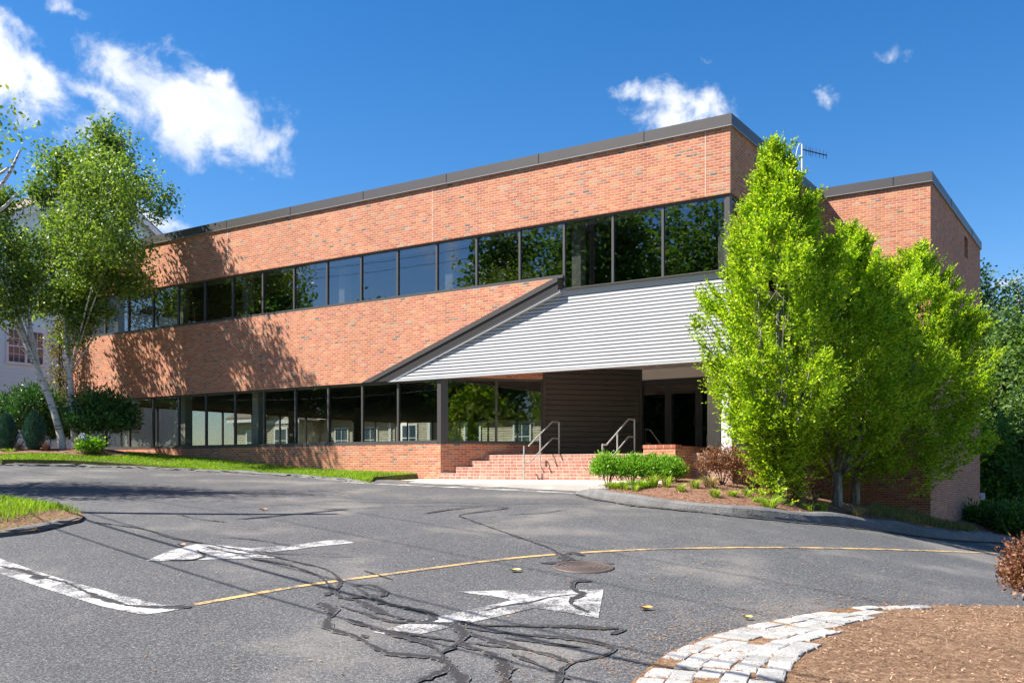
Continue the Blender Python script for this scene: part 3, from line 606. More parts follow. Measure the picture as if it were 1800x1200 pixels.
# coping
def coping_poly(mb, pts, out, z0, z1, inw=.35):
    """pts: open list of corners, outside on the right-hand side of travel"""
    P = [Vector((x, y, 0)) for x, y in pts]; n = len(P); O = []; I = []
    for i in range(n):
        ds = []
        if i > 0: ds.append((P[i]-P[i-1]).normalized())
        if i < n-1: ds.append((P[i+1]-P[i]).normalized())
        ns = [Vector((d.y, -d.x, 0)) for d in ds]; v = ns[0] if len(ns) == 1 else (ns[0]+ns[1])/(1+ns[0].dot(ns[1]))
        O.append(P[i]+v*out); I.append(P[i]-v*inw)
    z = lambda p_, h: (p_.x, p_.y, h)
    for i in range(n-1):
        mb.hexa([z(O[i], z0), z(O[i+1], z0), z(I[i+1], z0), z(I[i], z0)], [z(O[i], z1), z(O[i+1], z1), z(I[i+1], z1-.02), z(I[i], z1-.02)])
cp = [(W0, D), (W0, 0), (0, 0), (0, wy-.06)]
mb = MB(); coping_poly(mb, cp, .05, ZT+.012, ZT+.28); mb.build('coping', M['metal'], off)
mb = MB(); coping_poly(mb, [(0.06, wy), (wx, wy), (wx, wy+wd_), (0, wy+wd_)], .05, ZT+.012, ZT+.28); mb.build('coping', M['metal'], off)
mb = MB(); coping_poly(mb, cp, .062, ZT-.006, ZT+.010); coping_poly(mb, [(0.08, wy), (wx, wy), (wx, wy+wd_)], .062, ZT-.006, ZT+.010); mb.build('drip_edge', plain('drip_metal', (.42, .38, .36), .35, .6), off)
seams = [(facade_x(px)-.01, facade_x(px)+.01, -.058, -.051) for px in (1133, 948, 786, 640, 512, 400, 310, 250)]+[(.051, .058, y-.01, y+.01) for y in (2.3, 5.2)]
seams += [(wx-1.0, wx-.98, wy-.058, wy-.051)]+[(wx+.051, wx+.058, wy+y-.01, wy+y+.01) for y in (3.2, 7.6)]
for q in seams: mb = MB(); mb.box(*q, ZT+.014, ZT+.282); mb.build('coping_seam', M['black'], off)
mb = MB(); mb.box(W0+.3, -.3, .3, D-.3, ZT-.25, ZT-.1); mb.box(-.0, wx-.3, wy+.3, wy+wd_-.3, ZT-.25, ZT-.1); mb.build('roof', M['roof'], off)
# floors, ceilings inside
ZFL = .41
pol = [(W0+.3, .32), (Cx-.05, .32), (-4.45, 4.45), (-.35, 4.45), (-.35, D-.3), (W0+.3, D-.3)]
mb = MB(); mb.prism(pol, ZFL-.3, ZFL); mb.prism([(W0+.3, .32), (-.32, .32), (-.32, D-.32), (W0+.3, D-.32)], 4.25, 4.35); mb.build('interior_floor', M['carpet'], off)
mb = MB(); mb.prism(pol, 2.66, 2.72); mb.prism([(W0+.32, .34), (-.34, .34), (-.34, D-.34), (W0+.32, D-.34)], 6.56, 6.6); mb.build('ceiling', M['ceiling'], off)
mb = MB()
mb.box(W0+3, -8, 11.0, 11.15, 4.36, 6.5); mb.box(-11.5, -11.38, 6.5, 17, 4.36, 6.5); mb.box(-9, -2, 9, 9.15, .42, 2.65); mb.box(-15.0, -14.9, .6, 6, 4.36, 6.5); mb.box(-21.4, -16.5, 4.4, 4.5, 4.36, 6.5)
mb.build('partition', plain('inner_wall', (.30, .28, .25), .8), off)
colb = [(facade_x(p_)-.17, facade_x(p_)+.10, .45, .72, 4.36, 6.55) for p_ in (1262, 1000, 774, 585, 414, 300, 186)]
colb += [(facade_x(p_)-.14, facade_x(p_)+.14, .5, .8, ZFL, 2.65) for p_ in (428, 300)]+[(x-.15, x+.15, 9, 9.3, ZFL, 2.65) for x in (-14, -20, -24)]
for q in colb: mb = MB(); mb.box(*q); mb.build('interior_column', M['cream'], off)
mb = MB(); mb.box(W0+.4, -.35, .22, .34, ZH-.13, ZH-.02); mb.box(W0+.4, Cx-.1, .22, .3, ZB-.06, ZB-.015); mb.build('blind_valance', M['cream'], off)
# a few desks and shapes on the ground floor seen through the glass
# windows: one object per bay, frame with pane child
def bay(x0, x1, y, z0, z1, gm, fx=(.06, .06), dirv=None, org=None, sill=.09, head=.05):
    """frame in the plane y=const between x0 and x1, or along dirv from org"""
    if dirv is None: dirv = Vector((1, 0, 0)); org = Vector((0, y, 0))
    dirv = Vector(dirv); nr = Vector((dirv.y, -dirv.x, 0))
    def bx(mb, a, b_, za, zb, n0, n1):
        p_ = lambda s_, n_, z: org+dirv*s_+nr*n_+Vector((0, 0, z))
        mb.hexa([p_(a, n1, za), p_(b_, n1, za), p_(b_, n0, za), p_(a, n0, za)], [p_(a, n1, zb), p_(b_, n1, zb), p_(b_, n0, zb), p_(a, n0, zb)])
    mb = MB(); bx(mb, x0, x0+fx[0]/2, z0+sill, z1-head, -.04, .045); bx(mb, x1-fx[1]/2, x1, z0+sill, z1-head, -.04, .045)
    bx(mb, x0, x1, z0, z0+sill*.55, -.05, .10); bx(mb, x0, x1, z0+sill*.55, z0+sill, -.05, .06); bx(mb, x0, x1, z1-head, z1, -.05, .04)
    f = mb.build('window', M['frame'], off); mb = MB(); bx(mb, x0+fx[0]/2, x1-fx[1]/2, z0+sill, z1-head, -.006, .002); mb.build('glass_pane', gm, f)
    return f
GY_ = .10
up_px = [-.1, 1274, 1163, 1075, 989, 911, 835, 765, 696, 632, 572, 514, 459, 406, 357, 310, 266, 223, 182, 150, 127]
ux = [0]+[facade_x(p_) for p_ in up_px[1:]]; ux[-1] = W0+.02
for i in range(len(ux)-1):
    low = ZS-.36 if ux[i+1] > facade_x(991) else ZS
    if i == 0: continue
    z0 = 4.60 if i <= 3 else ZS
    bay(ux[i+1], ux[i], GY_, 4.70 if i <= 3 else z0, ZH, M['glass_up'], sill=.035 if i <= 3 else .09)
mb = MB(); mb.box(ux[1], -.03, .04, .2, 4.68, ZH); mb.build('corner_post', M['metal'], off)
for a in range(4): bay(.1+a*1.79, .1+(a+1)*1.79, 0, ZS, ZH, M['glass_up'], dirv=(0, 1, 0), org=Vector((-.09, 0, 0)))
lo_px = [774, 697, 634, 574, 516, 461, 410, 359, 311, 266, 224, 182, 150, 127]
lxs = [facade_x(p_) for p_ in lo_px]; lxs[-1] = W0+.02
for i in range(len(lxs)-1): bay(lxs[i+1], lxs[i]-(.1 if i == 0 else 0), GY_, ZL-.08, ZB, M['glass_low'], sill=.11)
mb = MB(); mb.prism([(Cx-.14, .02), (Cx-.005, .02), (Cx+.13, .155), (Cx+.06, .26), (Cx-.14, .2)], ZL-.075, ZB); mb.build('corner_post', M['metal'], off)
d45 = Vector((1, 1, 0)).normalized(); o45 = Vector((Cx, 0, 0))+Vector((-d45.y, d45.x, 0))*.07
bay(.19, 1.62, 0, ZL-.08, ZB, M['glass_low'], dirv=d45, org=o45); bay(1.62, 2.98, 0, ZL-.08, ZB, M['glass_low'], dirv=d45, org=o45)
# left end wall and back wall glazing
n_ = 11
for i in range(n_):
    a = .35+i*(D-.7)/n_; b_ = .35+(i+1)*(D-.7)/n_
    for z0, z1, gm in ((ZL, ZB, M['glass_low']), (ZS, ZH, M['glass_low'])):
        bay(a, b_, 0, z0, z1, gm, dirv=(0, -1, 0), org=Vector((W0+.1, D, 0)))
nb = 14
for i in range(nb):
    a = .4+i*(26-.6)/nb; b_ = .4+(i+1)*(26-.6)/nb; bay(a, b_, 0, ZL, ZB, M['glass_low'], dirv=(-1, 0, 0), org=Vector((0, D-.1, 0)))
# canopy of ribbed white panels
def lean(z): return .17*(z-ZB)/(ZS-ZB)
mb = MB(); ptch = .0905; z = ZB; xr = 0.0; yof = -.035
def xd(z): return xa+(xb-xa)*(z-ZB)/(ZS-ZB)
off_in = 1.0
zs = []
while z < 4.60: zs.append(z); z += ptch
for z in zs:
    z1 = min(z+ptch, 4.62); a = z+.027; x0 = xd(z)+off_in; x1 = xd(z1)+off_in; xa_ = xd(a)+off_in
    y0, ya, y1 = lean(z)+yof, lean(a)+yof, lean(z1)+yof
    mb.face([(x0, y0+.05, z), (xr, y0+.05, z), (xr, ya+.05, a), (xa_, ya+.05, a)])
    mb.face([(xa_, ya+.05, a), (xr, ya+.05, a), (xr, ya, a+.001), (xa_, ya, a+.001)])
    mb.face([(xa_, ya, a+.001), (xr, ya, a+.001), (xr, y1, z1-.002), (x1, y1, z1-.002)])
    mb.face([(x1, y1, z1-.002), (xr, y1, z1-.002), (xr, y1+.05, z1), (x1, y1+.05, z1)])
mb.face([(xd(ZB)+off_in, .02, ZB), (xd(ZB)+off_in, .15, ZB), (xr, .15, ZB), (xr, .02, ZB)]); 
can = mb.build('entrance_canopy', M['rib'], off)
mb = MB(); xm = facade_x(984)+.02; slabxz(mb, [(xm, 4.60), (0, 4.60), (0, 4.73), (xm-.05, 4.73)], lean(4.6)+yof-.02, .25); slabxz(mb, [(xa+off_in-.05, ZB-.03), (0, ZB-.03), (0, ZB+.012), (xa+off_in, ZB+.012)], -.05, .12)
mb.build('canopy_trim', M['rib'], can)
mb = MB(); j1 = facade_x(984); mb.box(j1, j1+.006, -.045, .1, ZB, 4.6) if False else None
# rake trim along the diagonal
sl_ = (xb-xa)/(ZS-ZB); xe = facade_x(983)
def diag(mb, o0, o1, y0, y1, zc=5.0, xend=None):
    xe_ = xe if xend is None else xend; zz = lambda o: (xe_-xa-o)/sl_+ZB
    pts = [(xa+o0, ZB-.005), (xa+o1, ZB-.005), (xe_, zz(o1))]
    if zz(o0) > zc: pts += [(xe_, zc), (xd(zc)+o0, zc)]
    else: pts += [(xe_, zz(o0))]
    slabxz(mb, pts, y0, y1)
mb = MB(); diag(mb, .98, 1.16, -.045, .16, xend=xe+.04); mb.build('flashing', M['rib'], can)
mb = MB(); diag(mb, -.02, .36, -.10, .20); diag(mb, .39, .98, -.065, .20)
for o_ in (.52, .67, .82): diag(mb, o_, o_+.03, -.073, -.066)
mb.build('rake_trim', M['metal'], can)
mb = MB(); diag(mb, .36, .39, -.05, .1); mb.build('rake_joint', M['black'], can)
# entrance recess: soffit, dark siding, fascia, doors
mb = MB(); mb.prism([(Cx+.25, .1), (0, .1), (0, 4.3), (-4.33, 4.3), (Cx+.1, .14)], 2.96, 3.02); mb.prism([(Cx+.4, .12), (-.0, .12), (-.0, .2), (Cx+.4, .2)], ZB+.02, 2.955); mb.build('soffit', M['soffit'], off)
mb = MB(); px_, py_ = 1137, 641
dx_, dy_ = -5.0, 1.9
for i in range(16):
    a, b_ = 2*math.pi*i/16, 2*math.pi*(i+1)/16; mb.face([(dx_, dy_, 2.945), (dx_+.09*math.cos(b_), dy_+.09*math.sin(b_), 2.945), (dx_+.09*math.cos(a), dy_+.09*math.sin(a), 2.945)]); mb.face([(dx_+.09*math.cos(a), dy_+.09*math.sin(a), 2.945), (dx_+.09*math.cos(b_), dy_+.09*math.sin(b_), 2.945), (dx_+.09*math.cos(b_), dy_+.09*math.sin(b_), 2.96), (dx_+.09*math.cos(a), dy_+.09*math.sin(a), 2.96)])
mb.build('downlight', M['black'], off)
mb = MB(); n45 = Vector((d45.y, -d45.x, 0)); O = Vector((Cx, 0, 0)); nn = 17; hh = (2.96-.35)/nn
for i in range(nn):
    z0 = .35+i*hh; z1 = z0+hh; p_ = lambda t_, n_, z: tuple(O+d45*t_+n45*n_+Vector((0, 0, z)))
    pr = .035 if i % 2 else .022
    mb.face([p_(3.03, pr, z0), p_(5.99, pr, z0), p_(5.99, pr-.004, z1-.018), p_(3.03, pr-.004, z1-.018)]); mb.face([p_(3.03, pr-.004, z1-.018), p_(5.99, pr-.004, z1-.018), p_(5.99, .0, z1-.010), p_(3.03, .0, z1-.010)])
    mb.face([p_(3.03, .0, z1-.010), p_(5.99, .0, z1-.010), p_(5.99, .03, z1), p_(3.03, .03, z1)])
mb.hexa([p_(3.03, -.001, .3), p_(6.0, -.001, .3), p_(6.0, -.2, .3), p_(3.03, -.2, .3)], [p_(3.03, -.001, 2.97), p_(6.0, -.001, 2.97), p_(6.0, -.2, 2.97), p_(3.03, -.2, 2.97)])
for t0 in (2.985, 5.93): mb.hexa([p_(t0, .055, .3), p_(t0+.07, .055, .3), p_(t0+.07, -.05, .3), p_(t0, -.05, .3)], [p_(t0, .055, 2.955), p_(t0+.07, .055, 2.955), p_(t0+.07, -.05, 2.955), p_(t0, -.05, 2.955)])
mb.build('dark_siding', M['darkside'], off)
ex = -4.33; ey = 4.23
mb = MB(); mb.box(ex, -.3, ey-.02, ey+.2, 2.65, 2.955); mb.box(-2.04, -.3, ey-.01, ey+.2, ZFL, 2.648) ; mb.build('fascia', M['soffit'], off)
mb = MB(); mb.box(-2.09, -1.72, ey-.42, ey-.015, ZFL, 2.94); mb.build('column', M['white'], off)
mb = MB(); mb.box(-2.2, -2.095, ey-.2, ey-.015, ZFL, .95); mb.build('brick_stub', M['brick'], off)
def doorleaf(name, x0, x1, st=.09, handle=None):
    mb = MB(); y0, y1 = ey+.02, ey+.07
    mb.box(x0, x0+st, y0, y1, ZFL+.01, 2.55); mb.box(x1-st, x1, y0, y1, ZFL+.01, 2.55); mb.box(x0+st, x1-st, y0, y1, 2.44, 2.55); mb.box(x0+st, x1-st, y0, y1, ZFL+.01, ZFL+.2)
    d = mb.build(name, M['doorframe'], off); g_ = MB(); g_.box(x0+st, x1-st, y0+.02, y0+.03, ZFL+.2, 2.44); g_.build('glass_pane', M['glass_dark'], d)
    if handle:
        h_ = MB(); h_.tube([(handle, y0-.02, 1.25), (handle, y0-.07, 1.25), (handle, y0-.07, 1.6), (handle, y0-.02, 1.6)], .014); h_.build('handle', M['black'], d)
doorleaf('sidelight', ex+.02, ex+.80, .05); doorleaf('door', ex+.86, ex+1.79, .09, ex+1.70); doorleaf('sidelight', ex+1.86, ex+2.28, .05)
mb = MB(); mb.box(ex+.80, ex+.86, ey, ey+.1, ZFL, 2.65); mb.box(ex+1.79, ex+1.86, ey, ey+.1, ZFL, 2.65); mb.box(ex+.0, ex+.02, ey, ey+.1, ZFL, 2.65)
for a, b_ in ((.02, .80), (.86, 1.79), (1.86, 2.29)): mb.box(ex+a, ex+b_, ey, ey+.1, 2.55, 2.65)
mb.build('door_frame', M['doorframe'], off)
mb = MB(); mb.box(-.22, .03, .0, .25, .2, ZB); mb.build('column', M['white'], off)
mb = MB(); mb.box(wx+.0, wx+.16, wy+wd_-.16, wy+wd_-.02, -1.1, -.85); mb.build('wall_light', M['white'], off)
# antenna on the roof
ant = empty('roof_antenna', tuple(loc2w(-1.1, 8.0, ZT-.1)), 0, label='white mast with a small multi-element yagi antenna and looped cable on the roof edge', cat='antenna')
AY = loc2w(-1.1, 8.0).y; AX = (1410-900)/FPX*AY
ant.location = (AX, AY, ZT-.12); za = lambda py: (HZ-py)/FPX*AY-(ZT-.12); xm_ = lambda px: (px-900)/FPX*AY-AX
mb = MB(); mb.tube([(0, 0, 0), (0, 0, za(254))], .032, 10); mb.build('mast', M['white'], ant)
mb = MB(); mb.tube([(0, 0, za(254)), (-.03, 0, za(252.5)), (-.08, 0, za(253)), (xm_(1402), 0, za(260)), (xm_(1399.5), 0, za(272)), (xm_(1400), 0, za(285)), (xm_(1405), 0, za(293)), (0, 0, za(296))], .014, 6); mb.build('cable', M['white'], ant)
mb = MB(); e1 = Vector((xm_(1453.5), -.0, za(273.4))); e0 = Vector((0, -.04, za(263.5))); mb.tube([e0, e1], .018, 6); bm_ = mb.build('boom', M['black'], ant)
mb = MB()
for f, hl in ((.14, 9), (.26, 7.5), (.33, 8), (.42, 7.5), (.55, 7.5), (.70, 7.5), (.85, 7.5), (.985, 6.5)):
    c_ = e0.lerp(e1, f); h_ = hl/FPX*AY; mb.tube([c_-Vector((0, 0, h_)), c_+Vector((0, 0, h_))], .008, 5)
mb.build('element', M['black'], ant, )
# steps and landing
st_ = empty('brick_steps', tuple(P0), rz, label='four broad red brick steps rising to the landing under the white canopy', cat='steps')
rise = .172; z_ = -.272; mb = MB(); rs = random.Random(2)
yf = [-.05, .27, .57, .87]; xr_ = -2.28
for i, y in enumerate(yf):
    t_ = y+.0; xl = Cx+max(y, -.05)+.02 if i else Cx-.05
    zt = z_+rise*(i+1); 
    mb.prism([(xl, y), (xr_, y), (xr_, y+.5 if i < 3 else 4.2), ((Cx+y+.5+.01) if i < 3 else -4.36, y+.5 if i < 3 else 4.2)], -1.2+i*.002, zt)
mb.prism([(xr_+.001, 1.0), (-.32, 1.0), (-.32, 4.2), (xr_+.001, 4.2)], -1.0, z_+rise*4-.003)
mb.UV = [(u_, v_+.272) for u_, v_ in mb.UV]; mb.build('steps', M['brick_step'], st_)
# low brick wall beside the steps
wl = empty('low_brick_wall', tuple(P0), rz, label='low brown-red brick wall with a soldier-course cap running back beside the entrance steps', cat='wall')
mb = MB(); mb.box(-2.24, -1.39, 0, .35, -1.6, .52); mb.box(-1.74, -1.39, .35, 7.2, -2.2, .49); mb.build('wall', M['brick'], wl)
mb = MB(); mb.box(-2.25, -1.38, -.012, .35, .523, .61); mb.box(-1.75, -1.38, .353, 7.2, .493, .585); mb.build('cap', brick('cap_brick', [(.5, (.36, .12, .07)), (.5, (.42, .16, .1))], (.55, .42, .33), bw=.2, bh=.4, mt=.012, seed=9), wl)
# handrails
def rail(name, x, label, gap):
    o = empty(name, tuple(loc2w(x, 0, z_)), rz, label=label, cat='handrail', group='steel handrails on the entrance steps')
    r_ = .021; q = lambda y, z: (0, y, z); zl = rise*4
    mb = MB(); mb.tube([q(-.35, -.05), q(-.35, .90)], r_); mb.build('post', M['steel'], o)
    mb = MB(); mb.tube([q(.47, rise*2-.02), q(.47, 1.24)], r_); mb.build('post', M['steel'], o)
    mb = MB(); mb.tube([q(1.47, zl), q(1.47, zl+.91)], r_); mb.build('post', M['steel'], o)
    s0 = -.10 if not gap else .0
    top = ([q(-.35, .90)] if not gap else [])+[q(-.12, .90), q(1.12, zl+.91), q(1.47, zl+.91)]
    mb = MB(); mb.tube(top, r_); mb.build('handrail', M['steel'], o)
    mb = MB(); mb.tube([q(-.35, .44), q(-.12, .44), q(1.12, zl+.45), q(1.47, zl+.45)], r_*.85); mb.build('lower_rail', M['steel'], o)
rail('handrail', -5.53, 'steel pipe handrail left of the steps, with a break in its top rail', True)
rail('handrail', -3.2, 'steel pipe handrail on the right of the steps behind the round green shrubs', False)

# ------------------------------------------------------------------ neighbouring houses
def lap_wall(mb, p0, p1, z0, z1, lap, nrm, proj=.018):
    """clapboards between two plan points"""
    a = Vector((*p0, 0)); b_ = Vector((*p1, 0)); n = Vector((*nrm, 0)).normalized(); z = z0
    while z < z1-1e-3:
        zz = min(z+lap, z1); q = lambda p_, k, h: tuple(p_+n*k+Vector((0, 0, h)))
        mb.face([q(a, proj, z), q(b_, proj, z), q(b_, .002, zz), q(a, .002, zz)]); mb.face([q(a, 0, z), q(b_, 0, z), q(b_, proj, z), q(a, proj, z)]); z = zz
HX = -36.5
gh = empty('grey_house', tuple(P0), rz, label='tall grey-blue clapboard house with paired white windows behind the birch trees', cat='house')
mb = MB(); mb.box(HX-12, HX, -9, 12.9, -1, 11.7)
lap_wall(mb, (HX, -9), (HX, 12.9), 0, 11.7, .19, (1, 0)); lap_wall(mb, (HX-12, -9), (HX, -9), 0, 11.7, .19, (0, -1))
zz = 11.7; pk = 7.7
while zz < 14.6:
    f = (14.7-zz)/3.0; z2 = zz+.19; f2 = max(0, (14.7-z2)/3.0)
    mb.face([(HX+.018, pk-5.1*f, zz), (HX+.018, pk+5.1*f, zz), (HX+.002, pk+5.1*f2, z2), (HX+.002, pk-5.1*f2, z2)]); zz = z2
mb.build('wall', M['siding'], gh)
mb = MB()
mb.hexa([(HX+.35, -9.3, 11.55), (HX+.35, 2.6, 11.55), (HX-6, 2.6, 14.3), (HX-6, -9.3, 14.3)], [(HX+.35, -9.3, 11.75), (HX+.35, 2.6, 11.75), (HX-6, 2.6, 14.5), (HX-6, -9.3, 14.5)])
for sg in (-1, 1):
    a, b_ = (pk+sg*5.5, 11.45), (pk, 14.75)
    qs = [(HX+.35, a[0], a[1]), (HX-9, a[0], a[1]), (HX-9, b_[0], b_[1]), (HX+.35, b_[0], b_[1])]
    if sg < 0: qs = qs[::-1]
    mb.hexa(qs, [(x, y, z+.18) for x, y, z in qs])
mb.build('roof', M['shingle'], gh)
mb = MB()
for sg in (-1, 1):
    a = Vector((HX+.37, pk+sg*5.45, 11.38)); b_ = Vector((HX+.37, pk, 14.65)); mb.bar(a, b_, .05, .28, (1, 0, 0))
mb.box(HX+.3, HX+.38, -9, 2.6, 11.3, 11.55); mb.build('rake_board', M['trim'], gh)
def hwin(par, y0, y1, z0, z1, n=2, mull=True):
    mb = MB(); X = HX; wd = (y1-y0)/n; t_ = .1
    mb.box(X, X+.07, y0-t_, y1+t_, z1, z1+.14); mb.box(X, X+.07, y0-t_, y1+t_, z0-.12, z0)
    for i in range(n+1): yy = y0+i*wd; mb.box(X, X+.068, yy-.06, yy+.06, z0, z1)
    zm = (z0+z1)/2; mb.box(X, X+.05, y0, y1, zm-.03, zm+.03); f = mb.build('window', M['trim'], par)
    mb = MB()
    for i in range(n):
        a = y0+i*wd+.06; b_ = y0+(i+1)*wd-.06
        for zq in (z0, zm+.03): mb.box(X+.0, X+.022, a, b_, zq, zq+(z1-z0)/2-.03)
    mb.build('pane', M['hglass'], f); mb = MB()
    for i in range(n):
        a = y0+i*wd+.06; b_ = y0+(i+1)*wd-.06
        for j in (1, 2): yy = a+(b_-a)*j/3; mb.box(X+.024, X+.034, yy-.01, yy+.01, z0, z1)
        for j in (.25, .75): zq = z0+(z1-z0)*j; mb.box(X+.024, X+.033, a, b_, zq-.01, zq+.01)
    mb.build('muntin', M['trim'], f)
M['hglass'] = plain('house_window_glass', (.05, .08, .11), .08, 0, .3, 1.5, spec=.8)
for z0 in (2.1, 5.1, 8.2): hwin(gh, 2.95, 4.75, z0, z0+1.5)
for z0 in (2.1, 5.1, 8.2): hwin(gh, -2.6, -.8, z0, z0+1.5); hwin(gh, 8.4, 10.2, z0, z0+1.5)
# tan house beyond, seen through the ground floor glass
tb = empty('tan_house', tuple(P0), rz, label='low tan shingled house with white-trimmed gables seen through the ground floor windows', cat='house')
TY = 24.5; mb = MB(); mb.box(-46, -12, TY, TY+7, -1, 3.6); lap_wall(mb, (-46, TY), (-12, TY), 0, 3.6, .15, (0, -1))
mb.box(-40.5, -37.5, TY-2, TY, -1, 3.3); lap_wall(mb, (-40.5, TY-2), (-37.5, TY-2), 0, 3.3, .15, (0, -1)); mb.box(-30, -27, TY-1.6, TY, -1, 3.3); lap_wall(mb, (-30, TY-1.6), (-27, TY-1.6), 0, 3.3, .15, (0, -1))
mb.build('wall', M['tan'], tb); mb = MB()
mb.hexa([(-46.3, TY-.4, 3.5), (-11.7, TY-.4, 3.5), (-11.7, TY+3.5, 5.4), (-46.3, TY+3.5, 5.4)], [(-46.3, TY-.4, 3.65), (-11.7, TY-.4, 3.65), (-11.7, TY+3.5, 5.55), (-46.3, TY+3.5, 5.55)])
mb.hexa([(-46.3, TY+3.5, 5.4), (-11.7, TY+3.5, 5.4), (-11.7, TY+7.4, 3.5), (-46.3, TY+7.4, 3.5)], [(-46.3, TY+3.5, 5.55), (-11.7, TY+3.5, 5.55), (-11.7, TY+7.4, 3.65), (-46.3, TY+7.4, 3.65)])
for c_, d0 in ((-39, 2.0), (-28.5, 1.6)):
    for sg in (-1, 1):
        qs = [(c_+sg*1.9, TY-d0-.3, 3.1), (c_+sg*1.9, TY+1, 3.1), (c_, TY+1, 4.3), (c_, TY-d0-.3, 4.3)]
        if sg < 0: qs = qs[::-1]
        mb.hexa(qs, [(x, y, z+.12) for x, y, z in qs])
    
mb.build('roof', M['shingle'], tb); mb = MB()
for c_, d0 in ((-39, 2.0), (-28.5, 1.6)):
    mb.face([(c_-1.6, TY-d0-.01, 3.3), (c_+1.6, TY-d0-.01, 3.3), (c_, TY-d0-.01, 4.2)])
mb.build('gable', M['tan'], tb); mb = MB()
for c_, d0 in ((-39, 2.0), (-28.5, 1.6)):
    for sg in (-1, 1): mb.bar((c_+sg*1.95, TY-d0-.33, 3.05), (c_, TY-d0-.33, 4.3), .05, .2, (0, 1, 0))
    mb.box(c_-1.75, c_+1.75, TY-d0-.06, TY-d0, 3.0, 3.25); mb.box(c_-1.6, c_-1.4, TY-d0-.08, TY-d0+.05, 0, 3.1); mb.box(c_+1.4, c_+1.6, TY-d0-.08, TY-d0+.05, 0, 3.1)
mb.box(-46.2, -11.8, TY-.45, TY-.35, 3.3, 3.5); mb.build('white_trim', M['trim'], tb)
for c_, yy in ((-44, TY), (-42, TY), (-39, TY-2), (-35.5, TY), (-33, TY), (-28.5, TY-1.6), (-25, TY), (-21.5, TY), (-17, TY)):
    mb = MB(); mb.box(c_-.62, c_+.62, yy-.07, yy-.02, 1.05, 2.75); f = mb.build('window', M['trim'], tb); mb = MB()
    for a, b_ in ((-.5, -.03), (.03, .5)):
        for za_, zb_ in ((1.15, 1.87), (1.93, 2.63)): mb.box(c_+a, c_+b_, yy-.078, yy-.068, za_, zb_)
    mb.build('pane', M['hglass'], f)
# ------------------------------------------------------------------ vegetation
def rot_basis(D):
    D = D/np.linalg.norm(D, axis=1, keepdims=True); U = np.cross(D, np.array([0., 0, 1.])+np.array([.01, .02, 0])); U /= np.linalg.norm(U, axis=1, keepdims=True)+1e-9
    return D, U, np.cross(U, D)
def leaves_mesh(name, P, D, L, Wd, rng, material, parent, fold=.25, **k):
    """one rhombic leaf (two triangles' worth, folded) per row: base P, direction D, length L, width Wd"""
    n = len(P); D, U, N = rot_basis(D); th = rng.uniform(0, 2*np.pi, n)[:, None]; S = U*np.cos(th)+N*np.sin(th); Q = np.cross(D, S)
    L = L[:, None]; Wd = Wd[:, None]
    a = P; b_ = P+D*L*.45+S*Wd*.5+Q*Wd*fold*.5; c = P+D*L; d = P+D*L*.45-S*Wd*.5+Q*Wd*fold*.5
    V = np.stack([a, b_, c, d], 1).reshape(-1, 3); F = np.arange(4*n).reshape(n, 4)
    return nmesh(name, V, F, material, parent, **k)
def bez(a, b_, c, n): t_ = np.linspace(0, 1, n)[:, None]; return (1-t_)**2*a+2*t_*(1-t_)*b_+t_**2*c
